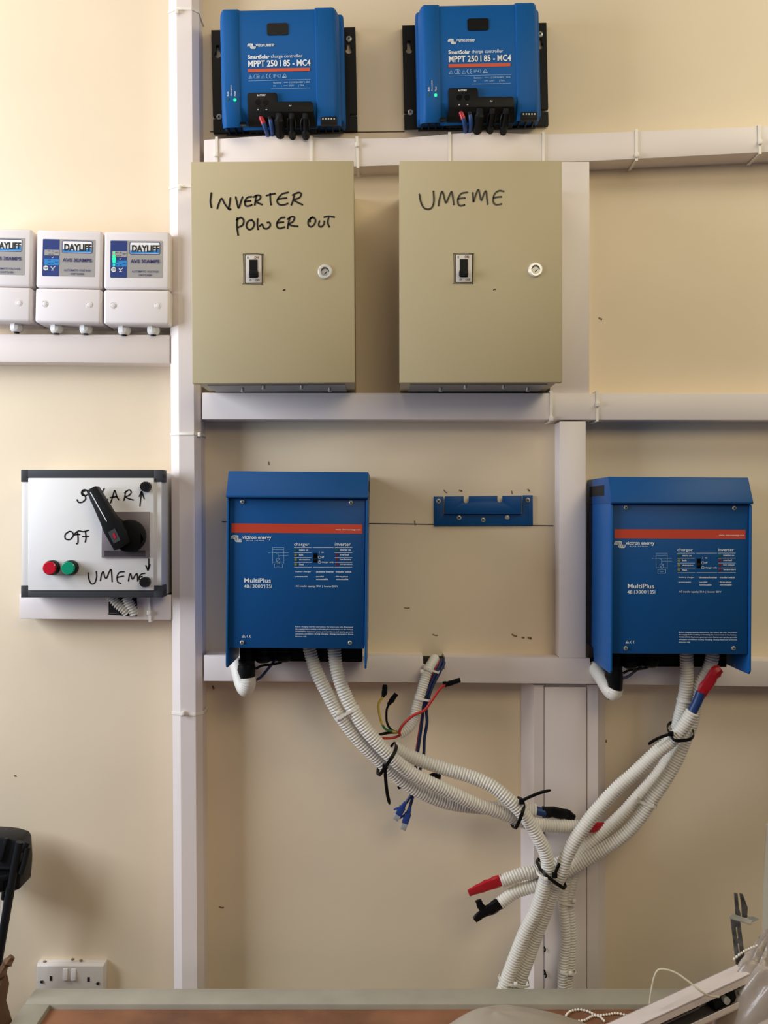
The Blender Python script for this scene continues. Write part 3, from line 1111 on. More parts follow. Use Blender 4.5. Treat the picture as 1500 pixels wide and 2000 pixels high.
    tx(b, 'B L U E  P O W E R', 492, 383, 597, 392, .02)
    b.build('maker_logo', 'white_print', t, recalc=False, smooth=0)
    b = MB()
    tx(b, 'SmartSolar', 403, 458, 585, 492, .03, 3)
    tx(b, 'charge controller', 596, 454, 860, 492, .0, 3)
    tx(b, 'MPPT 250 I 85 - MC4', 406, 502, 928, 556, .022, 3)
    b.build('model_lettering', 'white_print', t, recalc=False, smooth=0)
    b = MB()
    b.prect(fr, *z(404, 572), *z(922, 600), d)
    b.build('orange_stripe', 'orange_print', t, recalc=False, smooth=0)
    b = MB()

    def ln(pts, w=.6):
        b.stroke(fr, [z(*p) for p in pts], w, d, smooth=False)
    ln([(410, 657), (426, 628), (441, 657), (410, 657)], .9)
    ln([(425, 640), (425, 652)], 1.0)
    ln([(455, 655), (455, 634), (465, 622), (490, 622), (500, 634), (500, 655), (455, 655)], .8)
    ln([(478, 622), (478, 655)], .8)
    ln([(488, 634), (488, 655)], 1.2)
    ln([(516, 655), (531, 626), (546, 655), (516, 655)], .7)
    ln([(531, 638), (531, 650)], .6)
    for cx in (577, 602):
        c = z(cx, 637)
        b.pring(fr, c[0], c[1], 4.4, 1.1, d, 14, 100, 260)
    ln([(590, 637), (602, 637)], 1.0)
    tx(b, 'IP43', 617, 623, 678, 650, .0)
    ln([(692, 650), (712, 616), (733, 650), (692, 650)], 1.2)
    ln([(702, 644), (722, 644)], 1.6)
    ln([(410, 678), (928, 664)], .6)
    ln([(598, 744), (927, 736)], .6)
    tx(b, 'Battery :  === 12/24/36/48V | 85A', 617, 681, 923, 701, .01)
    tx(b, 'PV', 617, 713, 636, 726, .01)
    tx(b, ':  === 250V      | 70A', 686, 709, 874, 726, .01)
    b.build('rating_print', 'pale_print', t, recalc=False, smooth=0)
    d2 = .1012
    for w_, a0_, a1_, a2_ in (('Bulk', 229, 767, 243), ('Absorption', 256, 712, 271), ('Float', 288, 764, 302)):
        b = MB()
        tx(b, w_, a0_, a1_, a2_, 804, .01, 2, True, d2)
        b.build('status_lettering', 'white_print', t, recalc=False, smooth=0)
    b = MB()
    p = z(294, 834)
    b.pcyl(fr, p[0], p[1], .099, .1018, 3.4, 14, r2=2.4)
    b.build('status_led', 'led_green', t)
    b = MB()
    p = z(236, 832)
    b.pcyl(fr, p[0], p[1], .099, .1012, 2.0, 12)
    b.build('unlit_led', 'led_green_off', t)
    # terminal housing
    pts = [(398, 785), (408, 775), (632, 773), (646, 785), (650, 848), (930, 846), (946, 858), (952, 935), (402, 938)]
    poly = [P(x, y, .104) for x, y in pts]
    b = MB().prism(poly, .06, .1035)
    lo = [P(402, 936, .1035), P(953, 933, .1035), P(975, 1058, .080), P(408, 1058, .080)]
    vs = [(lo[0][0], -.1035, lo[0][1]), (lo[1][0], -.1035, lo[1][1]), (lo[2][0], -.081, lo[2][1]), (lo[3][0], -.081, lo[3][1]),
          (lo[0][0], -.05, lo[0][1]), (lo[1][0], -.05, lo[1][1]), (lo[2][0], -.05, lo[2][1]), (lo[3][0], -.05, lo[3][1])]
    b.add(vs, [(0, 1, 2, 3), (4, 5, 6, 7), (0, 4, 5, 1), (1, 5, 6, 2), (2, 6, 7, 3), (3, 7, 4, 0)])
    hs = b.build('terminal_housing', 'black', t, bevel=.0012)
    for cx in (490, 555):
        p = z(cx, 856)
        MB().pcyl(fr, p[0], p[1], .1, .1037, 5.8, 18).build('access_hole', 'black_gloss', hs)
    d3 = .104
    for w_, a0_, a1_, a2_, a3_ in (('BATTERY', 482, 790, 553, 804), ('PV', 747, 881, 769, 894), ('+', 482, 912, 494, 924), ('-', 552, 915, 564, 919)):
        b = MB()
        tx(b, w_, a0_, a1_, a2_, a3_, .02, 2, False, d3)
        b.build('terminal_lettering', 'white_print', hs, recalc=False, smooth=0)
    # signal terminal and port
    b = MB()
    b.pbox(fr, *z(1012, 975), *z(1150, 1035), .085, .0985)
    tb = b.build('signal_terminal', 'black', t, bevel=.001)
    for i in range(5):
        b = MB()
        p = z(1032 + i * 23.5, 994)
        b.pcyl(fr, p[0], p[1], .0975, .0992, 1.6, 10)
        b.build('terminal_screw', 'zinc', tb)
    b = MB()
    b.pbox(fr, *z(338, 1020), *z(386, 1042), .085, .096)
    b.build('data_port', 'black_gloss', t)
    # battery cables and PV plugs dropping into the trunking
    for i, (xt, xb, yr) in enumerate(((518, 575, 1075), (590, 612, 1020))):
        def pv(x, y, dd):
            a_ = P(x, y, dd)
            return Vector((a_[0], -dd, a_[1]))
        pts_ = cr([pv(xt - 8, 960, .090), pv(xt, 990, .0925), pv((xt + xb) / 2 + 2, 1068, .088), pv(xb, 1140, .068), pv(xb + 6, 1190, .045)], 5)
        ca = MB().tube(pts_, .0044, 12).build('battery_cable', 'cable_blue', t)
        s_ = MB().tube(pts_[2:9] if i == 0 else pts_[1:7], .0050, 12).build('cable_sleeve', 'tape_red' if i == 0 else 'tape_black', ca)
    for i, xc in enumerate((668, 772, 885)):
        b = MB()
        r = .0085 if i == 0 else .0062
        a, e = P(xc, 952, .1), P(xc + 4, 1142, .07)
        def at(u, a=a, e=e):
            dd = .100 - .006 * u - .026 * u * u * u
            return Vector((a[0] + (e[0] - a[0]) * u, -dd, a[1] + (e[1] - a[1]) * u))
        if i == 0:
            b.tube([at(0), at(.15), at(.3), at(.32), at(.9), at(1.1)], [r * .8, r * .85, r * .85, r * 1.1, r * 1.15, r * .9], 10)
        else:
            b.tube([at(0), at(.12), at(.28), at(.3), at(.8), at(.82), at(1.02)], [r * .9, r, r, r * .7, r * .75, r * 1.25, r * 1.1], 10)
            for s in (-1, 1):
                o = Vector((s * .0075, 0, 0))
                b.tube([at(.25) + o * .8, at(.5) + o * 1.1, at(.78) + o * .95], .0018, 6)
        b.build('solar_plug', 'black', t, smooth=35)
    return t


cc1 = make_controller('blue solar charge controller on the left, nearest the main vertical trunking')
cc2 = copy_tree(cc1)
dx = W(545 + 392, 135 - 9.3, .1) - W(545, 135, .1)
cc2.location = FC.o + Vector((dx.x, 0, dx.z))
cc2['label'] = 'blue solar charge controller on the right, above the box marked UMEME'
cc1['group'] = cc2['group'] = 'blue solar charge controllers'


# ------------------------------------------------------------------ voltage switchers
FA = Frame(267, 633, .08, 0.5)


def make_switcher(label):
    fr = FA
    t = thing('voltage_switcher', label, 'voltage switcher', fr)
    d = .078
    X0, X1, Z0, Z1 = fr.rect(203, 452, 331, 564.5, d)
    b = MB()
    b.box(X0, X1, 0, d, Z0, Z1)
    b.build('upper_housing', 'white_box', t, bevel=.005, seg=3)
    X0, X1, Z0, Z1 = fr.rect(202, 566, 331, 633, d + .002)
    b = MB()
    b.box(X0, X1, 0, d + .002, Z0, Z1)
    lo = b.build('terminal_cover', 'white_box', t, bevel=.005, seg=3)
    for x, y in ((221, 596.5), (308, 597)):
        b = MB()
        c = fr.L(x, y, d + .002)
        k = fr.s(d)
        b.tube([(c.x, -(d + .001), c.z), (c.x, -(d + .0030), c.z), (c.x, -(d + .0034), c.z)], [4.9 * k, 4.6 * k, 3.4 * k], 20)
        rg = MB()
        rg.tube([(c.x + 5.9 * k * math.cos(a), -(d + .0021), c.z + 5.9 * k * math.sin(a)) for a in [2 * math.pi * i / 20 for i in range(21)]], .0007, 6)
        rg.build('screw_recess', 'grey_gland', lo)
        b.build('cover_screw', 'white_box', lo)
    for x in (243, 300):
        b = MB()
        c = fr.L(x, 633, .05)
        k = fr.s(.05)
        zz = c.z
        b.tube([(c.x, -.05, zz + .002), (c.x, -.05, zz - .006), (c.x, -.05, zz - .006), (c.x, -.05, zz - .009)], [14 * k, 14 * k, 12 * k, 12 * k], 6)
        b.tube([(c.x, -.05, zz - .009), (c.x, -.05, zz - .015), (c.x, -.05, zz - .0185), (c.x, -.05, zz - .021)], [12.5 * k, 12.5 * k, 11 * k, 8.5 * k], 12)
        g = b.build('cable_gland', 'grey_gland', t, smooth=25)
        MB().cyl((c.x, -.05, zz - .020), (c.x, -.05, zz - .0235), .005, n=12).build('cable_stub', 'black', g)
    dl = d + .0004
    q = lambda x, y: (60 + x / 5.357, 440 + y / 5.357)

    def tx(b, s, x0, y0, x1, y1, bold=0, dd=d + .0016, res=2):
        b.text(fr, s, *q(x0, y0), *q(x1, y1), dd, bold, res=res)
    b = MB()
    b.rrect(fr, *q(832, 160), *q(1382, 548), d - .001, dl, 2)
    st = b.build('sticker', 'label_grey', t)
    b = MB()
    b.rrect(fr, *q(833, 162), *q(1007, 547), d, dl + .0003, 1.5)
    b.build('navy_field', 'label_navy', st)
    b = MB()
    b.rrect(fr, *q(1034, 174), *q(1353, 306), d, dl + .0003, 3.5)
    b.build('badge_border', 'navy_print', st)
    b = MB()
    b.rrect(fr, *q(1041, 181), *q(1347, 299), d, dl + .0006, 2.5)
    b.build('badge', 'label_white', st)
    b = MB()
    pts = [q(1043, 262), q(1100, 270), q(1180, 278), q(1260, 268), q(1345, 252), q(1346, 290), q(1336, 297), q(1054, 297), q(1043, 288)]
    b.prism([(lambda l: (l.x, l.z))(fr.L(x, y, dl)) for x, y in pts], d, dl + .0008)
    b.build('badge_wave', 'label_sky', st, smooth=0)
    b = MB()
    tx(b, 'DAYLIFF', 1058, 207, 1342, 279, .035, res=3)
    b.build('badge_lettering', 'black_print', st, recalc=False, smooth=0)
    b = MB()
    tx(b, 'AVS 30AMPS', 1042, 358, 1346, 396, .025, res=3)
    tx(b, 'AUTOMATIC VOLTAGE', 1057, 473, 1334, 494, .012)
    tx(b, 'SWITCHER', 1128, 511, 1266, 531, .012)
    b.build('model_lettering', 'navy_print', st, recalc=False, smooth=0)
    b = MB()
    b.rrect(fr, *q(852, 272), *q(1005, 330), d, dl + .0006, .5)
    b.build('status_field', 'label_grey', st)
    b = MB()
    b.rrect(fr, *q(852, 368), *q(1006, 432), d, dl + .0006, .5)
    b.build('sky_field', 'label_sky', st)
    b = MB()
    for s, x0, x1, y0, y1 in (('HIGH', 884, 914, 278, 290), ('LOW', 890, 924, 313, 325), ('x', 934, 948, 280, 292), ('x', 934, 946, 313, 324), ('WAIT', 960, 996, 294, 306),
                              ('WAIT', 888, 916, 376, 388), ('WAIT', 888, 916, 408, 420), ('x', 934, 946, 408, 420), ('MAINS', 962, 996, 396, 406)):
        tx(b, s, x0, y0, x1, y1, .01)
    b.build('status_lettering', 'black_print', st, recalc=False, smooth=0)
    b = MB()
    p = q(868, 463)
    b.pdisc(fr, p[0], p[1], 4.9, d + .0012)
    def ln(pts, w):
        b.stroke(fr, [q(*p) for p in pts], w, d + .0012, smooth=False)
    ln([(922, 450), (940, 470), (968, 442)], 1.2)
    ln([(928, 462), (954, 462)], 1.2)
    ln([(941, 465), (941, 484)], 1.0)
    ln([(926, 485), (956, 485)], 1.0)
    ln([(930, 350), (937, 356), (948, 344)], .9)
    b.build('emblem', 'label_white', st, recalc=False, smooth=0)
    b = MB()
    tx(b, 'PUMP', 848, 452, 888, 462, .02, d + .0018)
    tx(b, 'SAFE', 852, 466, 884, 475, .02, d + .0018)
    b.build('emblem_lettering', 'led_green_off', st, recalc=False, smooth=0)
    return t, st


sw3, st3 = make_switcher('white voltage switcher with glowing green lights, right beside the main trunking')
sw2 = copy_tree(sw3)
o = W(267 - 134, 630.5, .08) - W(267, 633, .08)
sw2.location = FA.o + Vector((o.x, 0, o.z))
sw2.rotation_euler = (0, math.radians(1.2), 0)
sw2['label'] = 'unlit white voltage switcher in the middle of the row of three'
sw1 = copy_tree(sw3)
o = W(267 - 271.5, 627, .08) - W(267, 633, .08)
sw1.location = FA.o + Vector((o.x, 0, o.z))
sw1.rotation_euler = (0, math.radians(1.2), 0)
sw1['label'] = 'white voltage switcher cut off by the left edge of the picture'
for s in (sw1, sw2, sw3):
    s['group'] = 'white voltage switchers in a row'
for y, r in ((284, 2.0), (318, 3.0), (348, 4.6), (380, 3.2), (412, 2.0)):
    b = MB()
    b.pcyl(FA, 60 + 870 / 5.357, 440 + y / 5.357, .078, .0802, r, 14, r2=r * .6)
    b.build('status_led', 'led_green', sw3)


# ------------------------------------------------------------------ changeover switch box
fr = Frame(181, 1165, .1, 0.0)
t = thing('changeover_switch_box', 'white changeover switch box with black lever, red and green lights', 'switch box', fr)
q = lambda x, y: (20 + x / 3.75, 890 + y / 3.75)
DB = .098


def qb(b, x0, y0, x1, y1, d0, d1):
    return b.pbox(fr, *q(x0, y0), *q(x1, y1), d0, d1)


b = MB()
X = fr.rect(*q(92, 118), *q(1108, 1030), DB)
b.box(X[0], X[1], 0, DB - .004, X[2], X[3])
b.build('casing', 'panel_side', t, bevel=.002)
b = MB()
qb(b, 84, 150, 140, 990, DB - .01, DB)
b.build('frame_post', 'panel_white', t, bevel=.001)
b = MB()
qb(b, 1048, 150, 1108, 990, DB - .01, DB)
b.build('frame_post', 'panel_white', t, bevel=.001)
for nm, y0, y1, e0, e1 in (('frame_rail', 103, 163, 103, 192), ('frame_rail', 985, 1038, 950, 1038)):
    b = MB()
    P4 = fr.rect(*q(80, y0), *q(1118, y1), DB)
    E = fr.rect(*q(80, e0), *q(132, e1), DB)
    G = fr.rect(*q(1054, e0), *q(1118, e1), DB)
    b.box(P4[0], P4[1], DB - .03, DB + .001, P4[2], P4[3])
    b.box(E[0], E[1], DB - .03, DB + .0012, E[2], E[3])
    b.box(G[0], G[1], DB - .03, DB + .0012, G[2], G[3])
    b.build(nm, 'slate', t, bevel=.0006)
b = MB()
qb(b, 130, 163, 1052, 988, DB - .004, DB + .004)
door = b.build('door', 'panel_white', t, bevel=.0015)
dd = DB + .0044
for x, y in ((988, 227), (983, 927)):
    b = MB()
    c = fr.L(*q(x, y), dd + .012)
    rr = 38 / 3.75 * fr.s(dd)
    pts = []
    for k in range(32):
        a = 2 * math.pi * k / 32
        r = rr * (1.0 if k % 2 else .9)
        pts.append((c.x + r * math.cos(a), c.z + r * math.sin(a)))
    b.prism(pts, dd - .001, dd + .014)
    b.build('door_knob', 'black', door, smooth=20)
# lamps
for x, y, m in ((291, 823, 'lens_red'), (428, 823, 'lens_green')):
    b = MB()
    c = fr.L(*q(x, y), dd + .016)
    r = 54 / 3.75 * fr.s(dd + .014)
    b.tube([(c.x, -dd, c.z), (c.x, -(dd + .014), c.z), (c.x, -(dd + .016), c.z)], [r * 1.02, r, r * .95], 28)
    bz = b.build('lamp_bezel', 'black', t, smooth=30)
    b = MB()
    b.tube([(c.x, -(dd + .015), c.z), (c.x, -(dd + .020), c.z), (c.x, -(dd + .0215), c.z)], [r * .9, r * .9, r * .8], 28)
    b.build('lamp_lens', m, bz, smooth=30)
# handle plate and lever
b = MB()
qb(b, 668, 411, 1018, 746, DB + .003, dd + .005)
pl = b.build('switch_plate', 'plate_steel', t, bevel=.0008)
b = MB()
qb(b, 690, 694, 990, 738, dd + .004, dd + .0056)
b.build('plate_strip', 'plate_dark', pl)
dh0, dh1 = dd + .004, dd + .034
s = fr.s(dh1) / 3.75
hub = fr.L(*q(850, 590), dh1)
b = MB()
pts = []
for k in range(36):
    a = 2 * math.pi * k / 36
    r = 120 * s
    pts.append((hub.x + r * math.cos(a), hub.z + r * math.sin(a)))
b.prism(pts, dh0, dh0 + .014)
tip = fr.L(*q(985, 612), dh0 + .014)
b.prism([(tip.x, tip.z), (hub.x + 80 * s, hub.z - 90 * s), (hub.x + 80 * s, hub.z + 60 * s)], dh0, dh0 + .014)
hb = b.build('lever_hub', 'black', t, bevel=.002)
b = MB()
A = fr.L(*q(800, 640), dh1)
T_ = fr.L(*q(585, 240), dh1)
u = Vector((T_.x - A.x, 0, T_.z - A.z))
Ln = u.length
u.normalize()
nv = Vector((u.z, 0, -u.x))


def hp(a, c):
    v = Vector((A.x, 0, A.z)) + u * a + nv * c
    return (v.x, v.z)


b.prism([hp(-30 * s, -62 * s), hp(-30 * s, 70 * s), hp(60 * s, 88 * s), hp(150 * s, 78 * s), hp(190 * s, 60 * s), hp(Ln, 44 * s), hp(Ln, -36 * s), hp(190 * s, -56 * s), hp(130 * s, -66 * s)], dh0 + .006, dh1)
lev = b.build('lever', 'black', t, bevel=.002)
b = MB()
b.prism([hp(185 * s, -10 * s), hp(185 * s, -4 * s), hp(Ln - 25 * s, -8 * s), hp(Ln - 25 * s, -15 * s)], dh1, dh1 + .0006)
b.build('lever_line', 'white_print', lev)
b = MB()
c = hp(Ln - 8 * s, -52 * s)
b.tube([(c[0] + 24 * s * math.cos(a), -(dh1 - .001), c[1] + 22 * s * math.sin(a)) for a in [2 * math.pi * i / 20 for i in range(21)]], 5.5 * s, 8)
b.build('padlock_eye', 'black_gloss', lev)
b = MB()
b.prism([hp(15 * s, -40 * s), hp(15 * s, 18 * s), hp(110 * s, 22 * s), hp(110 * s, -36 * s)], dh1 - .001, dh1 + .0008)
b.build('lever_badge', 'slate', lev)
b = MB()
b.prism([hp(40 * s, -16 * s), hp(46 * s, -2 * s), hp(85 * s, 4 * s), hp(80 * s, -12 * s)], dh1, dh1 + .0014)
b.build('badge_mark', 'lens_red', lev)
CH = zs(20, 890, 3.75, [
    [(560, 252), (528, 268), (545, 292), (552, 315), (530, 338), (502, 342), (487, 320)],
    [(610, 300), (590, 320), (600, 340), (630, 335), (640, 310), (615, 298)],
    [(688, 240), (668, 280), (662, 312), (690, 326), (716, 318)],
    [(735, 345), (750, 300), (765, 255), (780, 298), (797, 326)], [(733, 307), (760, 302), (786, 300)],
    [(845, 262), (839, 298), (832, 330)], [(838, 272), (870, 250), (886, 268), (870, 290), (845, 302), (875, 317), (905, 325)],
    [(950, 368), (955, 320), (963, 268)], [(945, 298), (955, 275), (962, 262), (972, 290), (982, 317)],
    [(430, 554), (402, 578), (405, 610), (440, 612), (462, 580), (448, 556), (428, 555)],
    [(492, 562), (496, 600), (494, 640), (480, 646)], [(470, 572), (500, 551), (535, 556), (575, 545)], [(468, 580), (490, 577), (512, 576)],
    [(550, 556), (554, 600), (548, 636)], [(530, 592), (552, 591), (575, 590)],
    [(570, 858), (575, 900), (593, 938), (618, 932), (632, 890), (630, 845)],
    [(660, 915), (668, 870), (681, 850), (692, 888), (706, 895), (726, 848), (738, 834), (743, 875), (746, 926)],
    [(834, 850), (800, 855), (783, 885), (787, 925), (812, 936)], [(785, 891), (810, 885), (833, 881)],
    [(865, 918), (872, 880), (881, 865), (895, 905), (917, 872), (930, 868), (933, 922)],
    [(985, 862), (960, 868), (944, 890), (946, 912)], [(944, 890), (960, 886), (970, 884)],
    [(1015, 757), (1014, 800), (1008, 840)], [(993, 805), (1001, 822), (1008, 840), (1018, 815), (1024, 795)]])
for nm, a_, b_ in (('handwriting', 0, 7), ('drawn_arrow', 7, 9), ('handwriting', 9, 15), ('handwriting', 15, 22), ('drawn_arrow', 22, 24)):
    b = MB()
    for st_ in CH[a_:b_]:
        b.stroke(fr, st_, 2.6, DB + .0044)
    b.build(nm, 'ink', door, recalc=False, smooth=0)


# ------------------------------------------------------------------ blue wall bracket
fr = Frame(944, 1027, .004, 0.0)
q = lambda x, y: (820 + x / 5.357, 940 + y / 5.357)
t = thing('mounting_bracket', 'empty blue steel mounting bracket screwed to the wall between the inverters', 'bracket', fr)


def lp(x, y, d):
    l = fr.L(*q(x, y), d)
    return (l.x, l.z)


b = MB()
outer = [lp(x, y, .005) for x, y in [(147, 160), (247, 160), (247, 345), (260, 345), (260, 330), (1066, 330), (1066, 340), (1078, 340), (1078, 146), (1182, 146), (1184, 462), (150, 467)]]
b.prism(outer, .001, .005)
b.build('back_plate', 'blue', t, bevel=.0005)
b = MB()


def notch(cx, y0, y1, r):
    return [(cx - r, y0)] + [(cx - r * math.cos(a), y1 + r * math.sin(a)) for a in [math.pi * k / 8 for k in range(9)]] + [(cx + r, y0)]


fl = [(262, 157)] + notch(486, 156, 202, 26) + notch(838, 153, 196, 26) + [(1068, 150), (1066, 336), (260, 338)]
b.prism([lp(x, y, .012) for x, y in fl], .009, .012)
b.box(lp(262, 330, .012)[0], lp(1066, 330, .012)[0], .003, .012, lp(262, 342, .012)[1], lp(262, 334, .012)[1])
b.build('raised_tongue', 'blue', t, bevel=.0005)
for x, y in ((196, 207), (1130, 195), (411, 381), (662, 404), (914, 378)):
    p = q(x, y)
    screw(fr, t, p[0], p[1], .005, 4.6, slot=(x != 914))


# ------------------------------------------------------------------ conduits and cables
def conduit(name, pts, R, label, group=None, pitch=.0052, amp=.0021, m='conduit', n=16, open_ends=(True, True)):
    P = resample(cr([W(*p) for p in pts], 10), pitch / 4)
    pat = [-1.0, -.15, 0.0, -.15]
    Rs = [R + amp * pat[i % 4] for i in range(len(P))]
    b = MB()
    if open_ends[1]:
        e = P[-1]
        t_ = (P[-1] - P[-3]).normalized()
        P = P + [e, e - t_ * .012]
        Rs = Rs + [R * .82, R * .80]
    if open_ends[0]:
        e = P[0]
        t_ = (P[2] - P[0]).normalized()
        P = [e + t_ * .012, e] + P
        Rs = [R * .80, R * .82] + Rs
    # explicit tangents are wrong where the path folds back, so build in pieces
    lo = 2 if open_ends[0] else 0
    hi = len(P) - (2 if open_ends[1] else 0)
    b.tube(P[lo:hi], Rs[lo:hi], n, cap=True)
    o = b.build(name, m, smooth=75)
    for a, c, fl in ((0, 1, open_ends[0]), (-1, -2, open_ends[1])):
        pass
    return tag(o, label, 'conduit', group)


R1 = .0128
GL, GR = 'white corrugated conduits hanging from the left inverter', 'white corrugated conduits hanging from the right inverter'
cA = conduit('corrugated_conduit', [(603, 1255, .125), (605, 1270, .125), (617, 1309, .128), (640, 1355, .130), (664, 1397, .130), (699, 1443, .127), (736, 1480, .122), (771, 1512, .115), (813, 1543, .108),
                                    (870, 1567, .1), (935, 1577, .09), (985, 1577, .078), (1046, 1582, .075)], R1,
             'white corrugated conduit from the left inverter whose end is wrapped in black tape', GL)
cB = conduit('corrugated_conduit', [(653, 1255, .13), (653, 1270, .13), (658, 1309, .135), (672, 1352, .14), (691, 1389, .143), (717, 1427, .146), (747, 1461, .146), (781, 1493, .142), (816, 1517, .138), (867, 1541, .132),
                                    (925, 1568, .124), (985, 1590, .112), (1020, 1604, .1), (1065, 1612, .092), (1128, 1615, .086)], R1,
             'white corrugated conduit from the left inverter ending behind the right conduits with red tape', GL)
cC = conduit('corrugated_conduit', [(768, 1459, .112), (780, 1466, .112), (813, 1482, .112), (867, 1501, .112), (920, 1517, .116), (960, 1535, .124), (989, 1557, .131), (1010, 1577, .132), (1030, 1600, .130), (1050, 1634, .128),
                                    (1064, 1662, .125), (1070, 1690, .121), (1066, 1715, .117), (1058, 1745, .113), (1046, 1780, .108), (1026, 1820, .103), (1006, 1870, .098), (986, 1925, .095), (970, 1980, .093), (952, 2050, .092)], R1 * 1.03,
             'white corrugated conduit from the middle bundle, left of two running down behind the desk')
cD = conduit('corrugated_conduit', [(1340, 1266, .13), (1341, 1285, .13), (1341, 1330, .125), (1336, 1367, .118), (1327, 1405, .108), (1320, 1440, .1), (1309, 1475, .094), (1287, 1511, .088), (1249, 1554, .082), (1212, 1594, .078), (1167, 1634, .074),
                                    (1127, 1666, .072), (1090, 1687, .078), (1050, 1701, .086), (1020, 1707, .092), (978, 1722, .096)], R1,
             'white corrugated conduit from the right inverter whose end is wrapped in red tape', GR)
cE = conduit('corrugated_conduit', [(1392, 1266, .13), (1391, 1285, .13), (1383, 1309, .129), (1367, 1338, .125), (1358, 1375, .12), (1350, 1415, .114), (1336, 1450, .112), (1321, 1485, .112), (1298, 1525, .112), (1272, 1563, .11), (1246, 1602, .106),
                                    (1212, 1636, .102), (1167, 1666, .095), (1116, 1696, .088), (1075, 1718, .086), (1040, 1731, .09), (1005, 1743, .094), (976, 1764, .098)], R1,
             'white corrugated conduit from the right inverter whose end is wrapped in black tape', GR)
cF = conduit('corrugated_conduit', [(1353, 1390, .15), (1336, 1417, .144), (1313, 1445, .138), (1281, 1471, .134), (1244, 1506, .130), (1207, 1538, .127), (1177, 1570, .124), (1148, 1605, .122), (1124, 1640, .12), (1106, 1674, .118),
                                    (1097, 1702, .114), (1082, 1735, .104), (1068, 1775, .096), (1050, 1820, .088), (1032, 1870, .083), (1012, 1925, .080), (996, 1985, .078), (980, 2050, .078)], R1 * 1.03,
             'front white corrugated conduit with a red-taped blue cable sticking out of its top end')
conduit('corrugated_conduit', [(1112, 1690, .060), (1106, 1720, .062), (1100, 1760, .066), (1103, 1800, .068), (1105, 1835, .068), (1101, 1880, .068), (1099, 1925, .068), (1099, 2050, .068)], R1 * .8,
        'thin white corrugated conduit along the wide trunking, left one of the tied pair')
conduit('corrugated_conduit', [(1126, 1690, .054), (1118, 1725, .056), (1112, 1760, .058), (1116, 1800, .060), (1117, 1835, .060), (1114, 1880, .060), (1109, 1925, .060), (1108, 2050, .060)], R1 * .75,
        'thin white corrugated conduit along the wide trunking, right one of the tied pair')
cH = conduit('corrugated_conduit', [(849, 1286, .045), (845, 1293, .062), (835, 1311, .075), (824, 1347, .082), (814, 1379, .088), (808, 1405, .092), (797, 1422, .098), (779, 1434, .102)], R1 * .76,
             'thin white corrugated conduit from the trunking notch with loose wires at its end', pitch=.0044, amp=.0011)
conduit('corrugated_conduit', [(463, 1294, .062), (467, 1312, .078), (473, 1335, .095), (480, 1346, .112), (485, 1334, .121), (484, 1322, .122)], R1 * 1.15,
        'white elbow hose plugged into the leftmost gland under the left inverter', pitch=.004, amp=.0005)
conduit('corrugated_conduit', [(1160, 1303, .045), (1167, 1312, .062), (1178, 1328, .085), (1189, 1346, .108), (1199, 1354, .119), (1203, 1344, .122)], R1 * 1.12,
        'white elbow hose from the trunking notch to the gland under the right inverter', pitch=.004, amp=.0006)
b = MB()
c = W(481, 1357, .108)
b.tube([c + Vector((0, 0, .008)), c + Vector((0, 0, .003)), c, c - Vector((0, 0, .005))], [.004, .0045, .003, .0008], 8)
c = W(457, 1318, .066)
b.sphere(c, .0045, 10, 7)
tag(b.build('cable_tie', 'tie_white'), 'white cable tie nub at the elbow hose under the left inverter', 'cable tie')


def tape(parent, pts, rs, m, name='tape_wrap', squash=.7, n=8, jit=.12):
    P = cr([W(*p) for p in pts], 3)
    k = len(P) - 1
    R = []
    for i in range(len(P)):
        u = i / k * (len(rs) - 1)
        j = min(int(u), len(rs) - 2)
        R.append(rs[j] + (rs[j + 1] - rs[j]) * (u - j))
    return MB().tube(P, R, n, squash=squash, jit=jit).build(name, m, parent, smooth=25)


def wire(parent, pts, r, m, name='wire', n=8):
    P = cr([W(*p) for p in pts], 8)
    return MB().tube(P, r, n).build(name, m, parent)


wire(cA, [(1040, 1581, .075), (1052, 1584, .075), (1066, 1587, .075)], .0085, 'cable_blue', 'cable_core', 12)
tape(cA, [(1059, 1585, .075), (1080, 1586, .076), (1105, 1591, .076), (1122, 1597, .074)], [.0105, .0115, .011, .0095, .006], 'tape_black')
wire(cB, [(1120, 1615, .086), (1150, 1615, .08)], .008, 'cable_blue', 'cable_core', 12)
tape(cB, [(1140, 1616, .083), (1160, 1616, .078), (1180, 1611, .074)], [.010, .010, .006], 'tape_red')
tape(cD, [(985, 1719, .095), (965, 1724, .097), (942, 1733, .099), (915, 1744, .1)], [.0108, .011, .0112, .0098, .007], 'tape_red', squash=.6)
tape(cE, [(984, 1759, .097), (965, 1772, .099), (945, 1782, .1), (927, 1797, .101)], [.0108, .012, .0105, .009, .006], 'tape_black', squash=.6)
tape(cE, [(950, 1781, .1), (939, 1770, .102), (934, 1758, .104)], [.008, .0065, .006], 'tape_black', squash=.5)
wire(cF, [(1345, 1402, .147), (1352, 1390, .15), (1362, 1370, .153), (1369, 1352, .155)], .0088, 'cable_blue', 'cable_core', 12)
tape(cF, [(1366, 1362, .154), (1376, 1345, .156), (1389, 1325, .158), (1399, 1312, .159), (1408, 1306, .160)], [.0095, .012, .0105, .0118, .008], 'tape_red', squash=.6)

